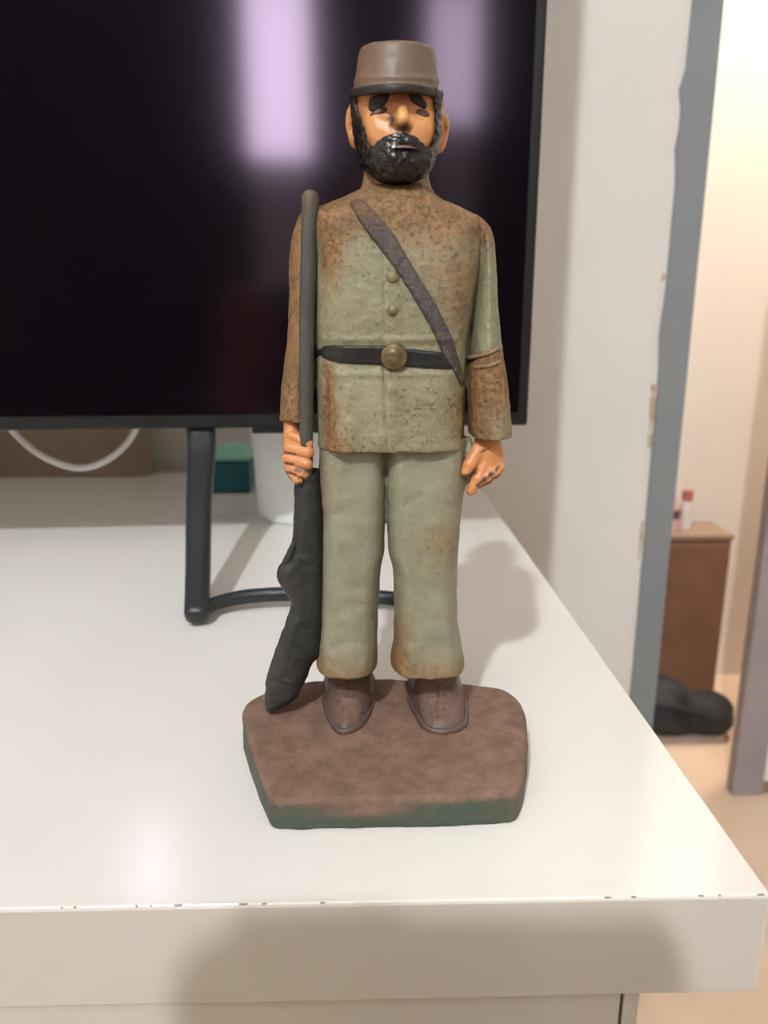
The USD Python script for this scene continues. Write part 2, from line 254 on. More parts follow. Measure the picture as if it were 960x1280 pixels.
# ------------------------------------------------------------------ outlines of the statuette, millimetres (x, z) in its own frame
O = {
    'torso': [(-17.6, 117.5), (-17, 132.7), (-17.4, 144.6), (-17.7, 157.7), (-17.7, 173.3), (-17.3, 192.5), (-18.4, 204.5), (-17.2, 210.5), (-11.6, 212.7), (-5.7, 214.8), (-1.5, 216.9), (2.3, 218.9), (12.9, 219.5), (20.7, 219.1), (23.5, 216.5), (27.4, 213.9), (35.4, 210.8), (40.5, 208.5), (42.3, 204.8), (42.6, 195.4), (40.2, 181.7), (38.3, 167.7), (37.5, 153.4), (37.4, 138.6), (37.6, 117.4)],
    'arm_l': [(-32.3, 129.8), (-30.6, 147.6), (-29.1, 157.7), (-27.7, 166), (-26.7, 180.2), (-26.2, 195.2), (-24.6, 203.4), (-22.2, 208.9), (-18.3, 211.6), (-14.4, 210.6), (-14, 200.5), (-15.2, 184.3), (-16.3, 167.7), (-17.8, 153.4), (-20.4, 129.7)],
    'arm_r': [(40.2, 208.2), (44, 205.1), (45.8, 200.1), (47.1, 189.9), (47.7, 180.3), (49.8, 165), (51.2, 157.8), (52.7, 150.3), (54.5, 135.9), (55.6, 125.3), (40.5, 125.4), (39, 134.4), (38.4, 144.8), (37.8, 156.4), (38, 167.8), (38.8, 181.7), (38.4, 195.2), (37.5, 204.5)],
    'cuff_r': [(38.1, 158.6), (40.6, 160.6), (44.3, 161.7), (49.1, 164.2), (52, 150.6), (54.2, 133.1), (53.4, 131.4), (46.3, 130.8), (39.5, 131.1), (38.6, 139.3), (38.7, 148)],
    'chev1': [(36.5, 159.5), (39.5, 160.9), (43.2, 162), (47.3, 164.1)],
    'chev2': [(38.5, 157), (41.9, 157.6), (44.4, 158.1), (48, 159.5)],
    'strap': [(-4.6, 211), (-2, 205.7), (1.4, 201), (4.8, 196.8), (8.2, 192.5), (12, 187.7), (15.5, 182.4), (19.1, 176.9), (22.4, 171.2), (25, 166.4), (27.2, 161.6), (29.5, 158.6), (31.8, 155.1), (35, 150.2), (35.8, 150.7), (35.4, 153.7), (33.6, 159.4), (31, 166.1), (28.7, 170.6), (25.9, 175.6), (22.2, 181.6), (18.4, 187.2), (15.1, 192.6), (11.7, 198.3), (7.4, 203.8), (3.5, 207.7), (0.4, 211.1), (-2.5, 212.5)],
    'belt': [(-17.5, 165), (-15.4, 162.9), (-14, 164.5), (-12.1, 164.8), (-6.7, 164.8), (0.1, 164.8), (7, 164.8), (15.2, 163.7), (23.4, 162.9), (30.5, 162.4), (32.6, 156.7), (23.5, 157), (15.2, 157.5), (7, 158.1), (-1.3, 158.4), (-8.1, 158.9), (-13.5, 160), (-15.4, 161.6), (-17.6, 159.7)],
    'buckle': [(10.4, 161.2)],
    'btn': [(9.8, 187.1), (9.7, 176.4), (9, 198)],
    'placket': [(7.9, 211), (7.7, 198.7), (7.4, 186.1), (7.2, 173.2), (7.2, 157.1), (7.8, 146.5), (8.1, 135.4), (8.4, 128)],
    'leg_l': [(-16.6, 138.7), (-17.1, 114.5), (-16.2, 98.8), (-16.8, 82.7), (-17.4, 66.1), (-18.3, 52.5), (-19.8, 39), (-20.4, 28.1), (5, 27.8), (5, 42.2), (5.1, 60.5), (6.3, 78.6), (7.6, 85.8), (8.1, 101.8), (8.4, 117.5), (9.3, 138.7)],
    'leg_r': [(7.5, 138.7), (7.8, 114.4), (8.5, 98.6), (9.4, 85.7), (11, 79.2), (11.4, 70.9), (11.7, 59.4), (11.5, 48.8), (10.2, 40.4), (9.9, 27.7), (40.8, 27.3), (40.1, 40.1), (38.9, 46.4), (36.7, 58.9), (36.2, 78.3), (36.9, 98.5), (38.1, 112.4), (37.7, 138.6)],
    'face': [(-4.3, 245.5), (-4.1, 239.1), (-2.8, 233.6), (-1.5, 229.1), (0.4, 224.1), (3.5, 220.8), (8.7, 219.2), (16.2, 219.3), (21.2, 221.9), (24.4, 226), (26.3, 230.3), (27.3, 235.6), (27.7, 241.8), (27.6, 245.8), (26.1, 251.6), (23.4, 255.2), (0.6, 255), (-2.9, 251.4)],
    'neck': [(0.4, 225.3), (0.1, 220), (-1.8, 215.8), (-3.8, 210.6), (26.9, 210.8), (25.2, 215.5), (22.9, 219.6), (23.1, 225.5)],
    'ear_l': [(-3.3, 244.6), (-5.2, 243.5), (-6.1, 239.6), (-5.5, 235.6), (-4.5, 232), (-2.8, 230.5), (-1.2, 231.1), (-1.7, 235.8), (-1.9, 240.8)],
    'ear_r': [(26.8, 241.8), (28.4, 242.1), (29.6, 240.9), (29.9, 237.8), (29.4, 234.3), (28.7, 231.3), (27.1, 229.2), (25.7, 229.7), (26.1, 234.8), (26.3, 239.3)],
    'beard': [(-4.1, 246.5), (-1.8, 246.5), (-2, 242.8), (-1.1, 237.7), (-0, 234.6), (1, 231.5), (2, 228.7), (3.3, 228), (5.4, 229.4), (8, 230.4), (12.1, 231.4), (15.3, 230.9), (17.4, 230), (19.2, 228.6), (20.8, 227.1), (22.3, 228.4), (23.3, 230.7), (23.8, 234.1), (23.5, 237.9), (23.4, 243), (23.3, 246.7), (26.4, 246.7), (26.4, 233.6), (25.2, 229.3), (24.2, 225), (22.7, 221.6), (20.1, 219.2), (15.9, 217.2), (11.7, 216.7), (7.5, 217.1), (3.6, 218.6), (0.7, 221.2), (-1.1, 224.8), (-2.4, 229.6), (-3.4, 235.3)],
    'mouth': [(8.9, 225.1), (9.9, 226.3), (11.4, 227), (13.2, 227.2), (15.3, 227), (17.3, 226.3), (18.9, 225.2), (19.1, 224.4), (17.1, 224.9), (14.5, 225.4), (12.2, 225.3), (10.4, 224.6)],
    'brow_l': [(1.8, 239.9), (2, 242.7), (5.3, 243.6), (8.9, 243.7), (8.6, 241.4), (7.4, 240.4), (6.3, 239.5), (5.1, 239), (3.8, 238.3), (2.3, 238.6)],
    'brow_r': [(14.7, 243.7), (18.3, 243.8), (20.3, 241.7), (20.9, 240.6), (20.4, 239.4), (18.6, 239.6), (16.8, 240.1), (15.7, 241.2)],
    'eye_l': [(2, 236.7), (2.8, 238.3), (4.3, 239), (6.1, 239.7), (7.9, 239.5), (8.1, 238.6), (7.1, 237.7), (5.3, 237.4), (3.5, 237.2)],
    'eye_r': [(16.8, 238.2), (18.1, 239.2), (20.1, 239.2), (21.7, 238.3), (21.9, 237.3), (20.7, 236.6), (18.6, 237.1)],
    'nose': [(12.6, 238.8), (12.6, 234.4), (10.1, 233.5), (15.1, 233.5)],
    'nosen': [(12.1, 239.5), (11.6, 237.2), (10.3, 235.1), (9.6, 233.7), (11.1, 232.6), (13.1, 232.6), (14.6, 233.1), (15.6, 234.2), (14.4, 235.8), (13.3, 237.7), (13.1, 239.5)],
    'cap': [(-3.5, 246.5), (-2.7, 249.7), (-1.6, 255), (-0.7, 259.5), (0.1, 261), (2.7, 261.9), (7.3, 262.5), (12.6, 262.8), (17.9, 262.6), (21.4, 262.1), (23, 261), (23.3, 257.6), (24.2, 252.8), (24.8, 249.9), (25.7, 246.7)],
    'visor': [(-3.5, 240.7), (-0.7, 241.7), (5.5, 242.2), (11.8, 242.5), (18.1, 241.8), (23.2, 241.4), (25.2, 240.8)],
    'visort': [(-3, 243), (-1.5, 243.9), (5.5, 244.5), (11.8, 244.5), (18.1, 244.3), (23.4, 244.4), (25.2, 243.3)],
    'hand_r': [(40.5, 130.7), (50.6, 130.6), (51.8, 122.8), (50.2, 118.9), (45.8, 115.9), (42.6, 112.5), (40.2, 110), (38.1, 110.4), (38.6, 113.4), (40.3, 115.9), (39.1, 117.1), (36.4, 118.3), (35.4, 120.8), (37.1, 124.4), (40, 128)],
    'hr_pts': [(45.4, 130.2), (45, 124.3), (48.3, 122.5), (46.3, 119.8), (44.1, 117.1), (41.8, 114.7), (40.4, 118.9), (38.3, 111.6), (37.7, 122.5), (36.3, 119.8), (50.3, 124.9)],
    'hand_l': [(-29.7, 137.1), (-23.3, 137.1), (-22.6, 131.2), (-19.7, 128.9), (-18.3, 126.8), (-18, 124.1), (-19, 121.1), (-19.6, 118.7), (-22.3, 117.5), (-23.6, 114.8), (-25.3, 114.5), (-27.1, 116.6), (-28.7, 120), (-30.1, 124.2), (-30.3, 127.7), (-28.7, 131.3)],
    'hl_pts': [(-26.9, 136.8), (-26.5, 131), (-28.3, 127.4), (-29, 124.5), (-27.9, 121.2), (-26.2, 118.2), (-18.7, 128.3), (-18.5, 124.8), (-19.4, 121.2), (-22.4, 118.5), (-24.6, 115.5), (-25.1, 129.2), (-20.4, 129.5)],
    'barrel': [(-17.9, 214.8), (-19.3, 173.2), (-20.9, 131.7)],
    'stock': [(-25.2, 119.7), (-26.2, 114.5), (-26.4, 105.9), (-27, 98), (-27.8, 90.1), (-28.2, 86.3), (-30.1, 84.7), (-32.3, 82.7), (-33.5, 80.2), (-33.4, 75.6), (-32.3, 72.6), (-30.5, 70.3), (-29, 68), (-28.8, 65.7), (-30.2, 60.7), (-31.9, 55.6), (-34.3, 50.2), (-36.4, 44.4), (-38.5, 38.2), (-40, 32.6), (-40.9, 25.2), (-40.8, 18.5), (-38.5, 18.8), (-34, 19.8), (-30.7, 22.3), (-27.7, 24.4), (-25.3, 29.7), (-23.6, 33.2), (-21.2, 40.1), (-17.3, 44.2), (-16.4, 57.2), (-16.1, 77.1), (-15.7, 96.4), (-16.1, 112), (-16.5, 119.6)],
    'hammer': [(-30.9, 80.5), (-28.8, 80.5)],
    'boot_l': [(-19.1, 21.5), (-18.1, 10.2), (-15.5, -3.3), (-12.6, -11.6), (-9.3, -15.3), (-5.3, -13.9), (-1.2, -9.7), (1.7, -2.5), (3.9, 9.7), (5.4, 22.4)],
    'boot_r': [(17.4, 22.1), (18, 8.2), (20.6, -3.5), (22.7, -11.2), (26.2, -15), (31.1, -15.7), (36.3, -14.2), (40.3, -10.5), (42.1, -1.7), (42.7, 10.2), (42.4, 21.6)],
    'base_top': [(-51.5, 3.2), (-49.4, 11.4), (-42.4, 18.1), (-25.7, 25.5), (-18.3, 26.7), (8.4, 27.5), (43.6, 22.2), (59.3, 18.6), (65.3, 11.6), (66.5, 0.8), (63.1, -21.8), (57.3, -41), (53.6, -49.4), (28.6, -51.3), (2.7, -51.2), (-15.8, -51.6), (-32.9, -51.6), (-39.6, -34.4), (-46.9, -12.3)],
    'base_bot': [(-53.3, 3.2), (-47.6, -18.8), (-42.3, -33.7), (-37.8, -43.6), (-33.6, -49.4), (-14.7, -50.8), (3.5, -50.8), (20.5, -50.3), (40.5, -49.1), (50.5, -47.5), (55.1, -44.5), (57.2, -41.8), (61.4, -28.7), (64.3, -19.3)],
}

# ------------------------------------------------------------------ the statuette
ST = thing('statuette', 'painted cast-iron soldier statuette with cap, beard and rifle on a brown base', 'statuette', (0, 0.280, TZ))
def dense(P, h=2.5):
    P = np.asarray(P, float); out = []
    for a, b in zip(P, np.roll(P, -1, 0)):
        n = max(1, int(np.hypot(*(b - a)) // h)); out += [a + (b - a) * k / n for k in range(n)]
    return np.array(out)
SP = lambda k, it=2: smooth_poly(dense(O[k]), it)

def base_z(y): return 12.5 + 0.083 * (y + 51.0)

def build_base():
    g = Grid((-58, -57, -2), (73, 34, 24), 0.8)
    d = g.xy(smooth_poly(dense(O['base_top'], 6.0), 3))
    side = -d + 0.06 * (10 - g.z) * 0
    F = smax(smax(side, g.z - base_z(g.y), 2.6), -g.z + 0.02, 1.2) + rough(g, 0.18, 0.5, 3)
    V, T = g.mesh(F); top = base_z(V[:, 1]) - V[:, 2]
    w = 0.92 - np.clip((top - 1.2) / 2.2, 0, 1) * (0.66 - 0.20 * np.clip((V[:, 0] - 40) / 15, 0, 1) - 0.55 * np.exp(-((V[:, 0] - 0) / 16.0) ** 2) * np.clip((top - 5) / -4 + 1, 0, 1))
    V[:, 2] = np.maximum(V[:, 2], 0.0)
    obj('base', mm((V, T)), 'base', ST, wear=grey(w), label='brown mound base with green painted sides')
build_base()

def build_boot(key, cx):
    P = SP(key, 2); P = np.vstack([P[P[:, 1] < 19.5], [[cx + 11, 20], [cx + 8, 24], [cx - 8, 24], [cx - 11, 20]]]) if False else P
    g = Grid((P[:, 0].min() - 3, P[:, 1].min() - 3, 10), (P[:, 0].max() + 3, P[:, 1].max() + 4, 40), 0.5)
    d = g.xy(P); zb = base_z(g.y)
    H = 5.5 + 5.5 * np.clip((g.y + 10) / 16, 0, 1)
    F = np.sqrt((np.maximum(7.0 - (d - 0.6), 0) * (H / 7.0)) ** 2 + (g.z - zb) ** 2) - H
    F = smin(F, np.maximum(np.hypot((g.x - cx) / 9.2, (g.y - 6) / 9.5) * 9.2 - 9.2, np.abs(g.z - 26) - 12), 3.0)
    F = np.maximum(F, zb - 1.5 - g.z) + rough(g, 0.4, 0.5, 5)
    V, T = g.mesh(F)
    w = 0.75 * np.exp(-((V[:, 0] - cx) / 6) ** 2 - ((V[:, 1] + 5) / 8) ** 2) * (V[:, 2] - base_z(V[:, 1]) > 2) + 0.25
    b = obj('boot', mm((V, T)), 'boot', ST, wear=grey(w))
    g = Grid((P[:, 0].min() - 3, P[:, 1].min() - 3, 9), (P[:, 0].max() + 3, 14, 22), 0.5)
    d = g.xy(P); zb = base_z(g.y)
    F = smax(smax(-(d + 0.5), g.z - zb - 2.0, 1.2), np.maximum(zb - 1.5 - g.z, g.y - 10), 0.5)
    V, T = g.mesh(F)
    obj('sole', mm((V, T)), 'boot', b, wear=grey(np.full(len(V), 0.05)))
build_boot('boot_l', -6.7); build_boot('boot_r', 29.6)

def build_trousers():
    g = Grid((-24, -20, 30), (46, 22, 133), 0.65)
    y = g.y - 1.0
    dl, dr = g.xz(SP('leg_l', 1)), g.xz(SP('leg_r', 1))
    flare = 1.6 * np.clip((52 - g.z) / 18, 0, 1)
    L = inflate(dl, y, 7.5, 13.0 + flare); R = inflate(dr, y + 0.6, 7.5, 13.4 + flare)
    F = smin(L, R, 1.6)
    # soft folds: a pressed line down each leg and a hollow at the knees
    for cx in (-5.5, 25.0):
        F = F - 0.7 * np.exp(-((g.x - cx) / 3.0) ** 2) * (g.y < 0) * np.clip((110 - g.z) / 50, 0, 1)
    F = F + 0.5 * np.exp(-((g.x - 31) / 3.5) ** 2 - ((g.z - 86) / 22) ** 2) * (g.y < 0)
    for x0, z0, sl, a in ((-10, 104, 0.5, 0.5), (1, 92, -0.6, 0.4), (16, 108, 0.7, 0.5), (30, 72, -0.4, 0.4), (-8, 66, 0.3, 0.4), (20, 56, 0.8, 0.4)):
        F = F + a * np.exp(-(((g.z - z0) - sl * (g.x - x0)) / 2.2) ** 2 - ((g.x - x0) / 7.0) ** 2) * (g.y < 0)
    F = smin(F, ball(g, (39.0, 0.5, 121.5), (3.2, 7.0, 9.0)), 2.0)          # the web of metal between hand and hip
    F = F + rough(g, 0.16, 0.9, 11) + rough(g, 0.7, 0.4, 12)
    F = smax(F, 38.4 + 0.02 * np.abs(g.x - np.where(g.x < 9, -7, 26)) - g.z, 0.7); F = np.maximum(F, g.z - 131)
    V, T = g.mesh(F)
    w = 0.95 * np.clip((51 - V[:, 2]) / 20, 0, 1) + 0.55 * blob(V, (13, 52), (5, 14)) + 0.45 * blob(V, (29, 92), (8, 9)) + 0.35 * blob(V, (-15.5, 115), (4, 12)) + 0.12 + 0.25 * blob(V, (-18, 60), (4, 25)) + 0.3 * blob(V, (36, 118), (4, 10))
    obj('trousers', mm((V, T)), 'trouser', ST, wear=grey(w), label='grey-green trousers with rusty hems')
build_trousers()

# coat: torso and two sleeves in one casting
def coat_field(g):
    y = g.y
    t = g.xz(SP('torso', 1)); a, b = g.xz(SP('arm_l', 1)), g.xz(SP('arm_r', 1))
    Ht = 17.5 + 2.0 * np.exp(-((g.z - 190) / 22) ** 2) - 1.2 * np.exp(-((g.z - 161) / 9) ** 2)
    T = inflate(t, y, 13.0, Ht)
    A = np.maximum(inflate(a, y - 1.5, 6.5, 10.5), 137.6 + 0.06 * (g.x + 25) - g.z)
    B = np.maximum(inflate(b, y + 2.0, 7.0, 12.5), 132.4 - g.z)
    F = smin(smin(T, A, 2.2), B, 1.8)
    F = smax(F, 126.9 - g.z, 0.4)
    # placket: a shallow step down the front, and the flap edge under the belt
    F = F - 0.45 * np.clip((g.x - 7.0) / 0.8, 0, 1) * np.clip((13.5 - g.x) / 2.5, 0, 1) * (y < -5) * (g.z < 205)
    F = F + 0.9 * np.exp(-((g.x - 7.0 - 0.04 * (157 - g.z)) / 0.5) ** 2) * (y < -5) * (g.z < 159) + 0.35 * np.exp(-((g.x - 7.2) / 0.5) ** 2) * (y < -5) * (g.z > 164) * (g.z < 204)
    F = F + 1.1 * np.exp(-((g.x - 41.2 + 0.062 * (205 - g.z) + 0.0) / 1.1) ** 2) * (y < -2) * np.clip((206 - g.z) / 8, 0, 1)      # the crease inside the arm
    # gathered cloth above and below the belt
    F = F - 0.55 * np.exp(-((g.z - 166.8) / 1.2) ** 2) * (y < 0) * (g.x < 33) * (g.x > -15) - 0.5 * np.exp(-((g.z - 155.2) / 1.3) ** 2) * (y < 0) * (g.x < 33) * (g.x > -15)
    # hanging folds of the skirt, and the edge that runs beside the rifle
    F = F + 0.45 * np.sin((g.x + 4) * 0.42) * np.exp(-((g.z - 135) / 16) ** 2) * (y < -6) * (g.x < 36)
    F = F + 0.7 * np.exp(-((g.x + 13.2 + 0.0 * g.z) / 0.9) ** 2) * (y < 0) * (g.z < 158)
    return F
gC = Grid((-36, -24, 125), (59, 16, 222), 0.5)
FC = coat_field(gC)
def build_coat():
    V, T = gC.mesh(smax(FC + rough(gC, 0.22, 0.7, 17) + rough(gC, 0.75, 0.45, 19), 127.6 - gC.z, 0.5))
    w = (0.10 + 0.95 * np.clip((V[:, 2] - 196) / 16, 0, 1) + 0.75 * blob(V, (-13, 196), (8, 15)) + 0.42 * blob(V, (27, 192), (13, 17))
         + 0.75 * blob(V, (-14, 143), (4.5, 17)) + 0.5 * blob(V, (-8, 128), (9, 6)) + 0.9 * (V[:, 0] < -18.6) * np.clip((225 - V[:, 2]) / 20, 0, 1)
         + 0.5 * blob(V, (35, 140), (5, 14)) + 0.22 * blob(V, (20, 140), (14, 14)) + 0.35 * blob(V, (33, 178), (5, 12)) + 0.25 * blob(V, (10, 203), (10, 9))
         + 0.75 * (V[:, 0] > 37.8) * np.clip((164 - V[:, 2]) / 4, 0, 1) * (1 - 0.55 * blob(V, (50, 138), (6, 9))) + 0.35 * blob(V, (44, 202), (5, 9))
         - 0.9 * np.exp(-((V[:, 0] + 16.2) / 1.7) ** 2) * np.clip((206 - V[:, 2]) / 8, 0, 1) + 0.3 * blob(V, (-12, 146), (3.5, 20)) + 0.2 * blob(V, (-11, 200), (7, 12)) - 0.2 * blob(V, (-2, 176), (10, 14)) - 0.15 * blob(V, (44, 182), (6, 14)))
    c = obj('coat', mm((V, T)), 'coat', ST, wear=grey(w), label='grey-green buttoned coat with rust-brown worn patches')
    return c
coat = build_coat()

def conform(poly, lo, hi, field, h, t, depth=2.0, k=0.5, front=True, bevel=0.6, amp=0.0):
    """A piece lying on another surface: the outline, between depth below it and t above it."""
    g = Grid(lo, hi, h); f = field(g); d = g.xz(poly)
    F = smax(smax(f - t, -d, bevel * 2), -(f + depth), 0.3)
    if front: F = np.maximum(F, g.y + 1.0)
    if amp: F = F + rough(g, 0.6, amp, 23)
    return g.mesh(F)

m = conform(SP('strap', 1), (-8, -25, 148), (39, 0, 215), coat_field, 0.5, 1.3, bevel=0.7, amp=0.6)
obj('shoulder_strap', mm(m), 'strap', ST, wear=grey(np.clip((m[0][:, 2] - 200) / 10, 0, 1)), label='dark leather strap slung across the chest')
m = conform(SP('belt', 1), (-20, -25, 154), (36, 0, 168), coat_field, 0.5, 1.0, bevel=0.5, amp=0.3)
bl = obj('belt', mm(m), 'belt', ST, smooth=True, label='black waist belt')
g = Grid((2, -26, 153), (18, -10, 169), 0.4)
F = np.hypot((g.x - 10.4) / 4.7, (g.z - 161.0) / 4.6) * 4.65 - 4.65; F = smax(F, np.abs(g.y + 17.5) - 2.6 + 0.05 * ((g.x - 10.4) ** 2 + (g.z - 161) ** 2), 1.2)
F = F + 0.5 * np.exp(-((np.hypot(g.x - 10.4, g.z - 161.0) - 3.3) / 0.5) ** 2) + rough(g, 0.8, 0.3, 2)
obj('buckle', mm(g.mesh(np.maximum(F, g.y + 12))), 'brass', bl, smooth=True, label='round brass buckle')
for (bx, bz), r in zip(O['btn'][:2], (2.3, 2.0)):
    g = Grid((bx - 4, -26, bz - 4), (bx + 4, -12, bz + 4), 0.35)
    fy = gC.ax[1]; ix, iz = np.argmin(abs(gC.ax[0] - bx)), np.argmin(abs(gC.ax[2] - bz)); y0 = fy[np.argmax(FC[ix, :, iz] < 0)]
    F = smin(ball(g, (bx, y0, bz), (r, 1.3, r)), ball(g, (bx, y0 - 0.8, bz), (r * 0.6, 1.0, r * 0.6)), 0.5)
    obj('button', mm(g.mesh(F)), 'button', ST, smooth=True, label='brass button')

# cuff and chevrons on the sleeve at the viewer's right
def sleeve_field(g): return np.maximum(inflate(g.xz(SP('arm_r', 1)), g.y + 2.0, 7.0, 12.5), 132.4 - g.z)
m = conform(SP('cuff_r', 1), (36, -19, 129), (57, 14, 167), sleeve_field, 0.5, 0.7, depth=1.2, front=False, bevel=0.4, amp=0.8)
obj('cuff', mm(m), 'coat', ST, wear=grey(0.88 - 0.5 * blob(m[0], (50, 137), (6, 8))), label='rust-brown turned cuff')
for key in ('chev1', 'chev2'):
    pl = spline(O[key], 24); P = np.array(Polygon(np.vstack([pl + [0, 0.75], pl[::-1] - [0, 0.75]])).exterior.coords)[:-1]
    m = conform(P, (34, -19, 154), (52, 0, 167), sleeve_field, 0.4, 1.5, depth=1.0, bevel=0.5)
    obj('chevron', mm(m), 'coat', ST, wear=grey(np.full(len(m[0]), 0.55)))

# collar and neck
g = Grid((-8, -17, 206), (31, 17, 229), 0.5)
F = inflate(g.xz(SP('neck', 2)), g.y - 1.0, 11.0, 11.5)
F = smin(F, np.maximum(inflate(g.xz(SP('neck', 2)), g.y - 1.0, 11.0, 12.4), np.abs(g.z - 213.5) - 3.6), 0.6)
F = np.maximum(F, 207.5 - g.z) + rough(g, 0.3, 0.5, 9)
m = g.mesh(F)
obj('collar', mm(m), 'coat', ST, wear=grey(0.35 + 0.5 * np.clip((8 - m[0][:, 0]) / 8, 0, 1) + 0.25 * np.clip((m[0][:, 0] - 20) / 6, 0, 1)), label='standing coat collar')

# head
HX = 11.9
def head_field(g):
    F = inflate(g.xz(SP('face', 2)), g.y - 0.5, 15.0, 16.0)
    F = smin(F, ball(g, (HX + 0.3, -9.5, 229), (9.5, 8.0, 8.5)), 4.0)                  # muzzle
    for sx in (-1, 1):
        F = smin(F, ball(g, (HX + sx * 7.2, -10.5, 233.5), (4.6, 4.6, 5.0)), 3.0)      # cheek
    F = smin(F, cap(g, (HX + 0.6, -14.5, 240.5), (HX + 0.9, -18.6, 235.0), 1.4, 2.3), 1.5)    # nose
    for sx in (-1, 1):
        F = smin(F, ball(g, (HX + 0.8 + sx * 2.0, -16.4, 234.0), (1.5, 1.6, 1.3)), 0.8)
    for c in ((7.3, -17.2, 237.6), (18.6, -17.2, 237.4)):
        F = smax(F, -ball(g, c, (3.1, 2.2, 1.6)), 1.6)                                  # eye sockets
    return F
g = Grid((-9, -23, 215), (33, 19, 250), 0.45)
F = head_field(g)
for key in ('ear_l', 'ear_r'):
    E = inflate(g.xz(SP(key, 2)), g.y - 2.5, 2.2, 3.2)
    cx = np.mean(np.array(O[key])[:, 0]); cz = np.mean(np.array(O[key])[:, 1])
    E = smax(E, -ball(g, (cx, -1.0, cz), (1.2, 2.0, 2.6)), 0.8)
    F = smin(F, E, 0.8)
F = np.maximum(F, g.z - (247.5 + 0.2 * g.y))
V, T = g.mesh(F + rough(g, 0.35, 0.35, 31))
n = meshkit.fbm(V * 0.25, 3, 41)[:, None]
skin = np.array(S(198, 141, 86)) * (1 - n) + np.array(S(186, 124, 76)) * n
ruddy_shade = (0.55 * blob(V, (-2.0, 236), (3.0, 8)) + 0.65 * blob(V, (12, 241.5), (11, 3.2)) + 0.3 * blob(V, (25, 234), (2.5, 6)) + 0.25 * blob(V, (12.5, 231.2), (5, 1.4)))[:, None]  # visor shade painted into the forehead, with reddish patches at the sides
skin = skin * (1 - ruddy_shade) + np.array(S(150, 84, 58)) * ruddy_shade
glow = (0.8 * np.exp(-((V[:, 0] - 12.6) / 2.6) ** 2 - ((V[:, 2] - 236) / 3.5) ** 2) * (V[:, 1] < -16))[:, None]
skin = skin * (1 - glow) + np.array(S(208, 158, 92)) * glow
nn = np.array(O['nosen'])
for q in ((9.5, 236.4), (9.4, 235.2), (9.7, 234.0), (14.2, 232.6), (13.0, 232.2), (11.4, 232.0)):                                     # dark brown beside and under the nose
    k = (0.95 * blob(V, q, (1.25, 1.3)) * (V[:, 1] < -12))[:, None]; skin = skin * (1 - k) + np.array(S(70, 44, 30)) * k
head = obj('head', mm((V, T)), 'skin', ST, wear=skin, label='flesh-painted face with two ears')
def bearded(g): return smin(head_field(g), ball(g, (HX + 0.3, -11.0, 224.0), (9.2, 7.5, 6.2)), 2.5)
m = conform(SP('beard', 1), (-9, -25, 215), (33, 0, 251), bearded, 0.4, 1.3, depth=1.5, bevel=0.45, amp=1.3)
obj('beard', mm(m), 'beard', head, smooth=True, label='black full beard, moustache and sideburns')
m = conform(SP('mouth', 1), (8, -27, 226), (22, 0, 234), bearded, 0.3, 2.4, depth=0.5, bevel=0.3)
obj('mouth', mm(m), 'lip', head, smooth=True, label='brownish-pink lips')
for key in ('brow_l', 'brow_r'):
    P = SP(key, 1); P = P + 0.7 * (np.stack([meshkit.noise(np.c_[P, P[:, :1] * 0] * 0.9, 3), meshkit.noise(np.c_[P, P[:, :1] * 0] * 0.9, 4)], 1) - 0.5); m = conform(P, (P[:, 0].min() - 2, -22, P[:, 1].min() - 2), (P[:, 0].max() + 2, -4, P[:, 1].max() + 2), head_field, 0.3, 0.5, depth=0.5, bevel=0.3)
    obj('eyebrow', mm(m), 'brow', head, smooth=True, label='thick black eyebrow')
for key in ('eye_l', 'eye_r'):
    P = SP(key, 2); m = conform(P, (P[:, 0].min() - 2, -22, P[:, 1].min() - 2), (P[:, 0].max() + 2, -4, P[:, 1].max() + 2), head_field, 0.25, 0.22, depth=0.5, bevel=0.2)
    obj('eye', mm(m), 'eye', head, smooth=True, label='dark painted eye')

# cap with visor
g = Grid((-8, -20, 240), (31, 20, 266), 0.5)
t = np.clip((g.z - 243) / 19.0, 0, 1); rx = 15.3 - 3.1 * t; cx = 11.2 + 0.5 * t; cy = -0.2 - 0.2 * t
F = (np.hypot((g.x - cx) / rx, (g.y - cy) / (rx * 1.12)) - 1) * rx
F = smax(smax(F, g.z - 260.9 - 0.15 * g.y, 1.4), 246.3 + 0.2 * g.y - g.z, 0.6)
F = F - 0.35 * np.exp(-((g.z - 251.0 - 0.2 * g.y) / 0.7) ** 2) + rough(g, 0.3, 0.5, 51)
m = g.mesh(F)
kp = obj('cap', mm(m), 'cap', ST, wear=grey(0.25 + 0.5 * np.clip((m[0][:, 2] - 257) / 5, 0, 1) + 0.3 * np.clip((6 - m[0][:, 0]) / 8, 0, 1)), label='brown forage cap')
g = Grid((-9, -26, 235), (33, 8, 249), 0.45)
q = (np.hypot((g.x - 11.0) / 15.6, (g.y - 0.5) / 21.8) - 1) * 15.6
zc = 247.5 + 0.2 * g.y - 0.003 * (g.x - 11) ** 2 - 1.8 * np.clip((g.x - 22) / 4, 0, 1) ** 2
F = smax(smax(q, np.abs(g.z - zc) - 1.35, 0.8), g.y + 1.0, 0.6)
m = g.mesh(F + rough(g, 0.4, 0.3, 53))
obj('visor', mm(m), 'visor', kp, smooth=True, label='dark cap visor')

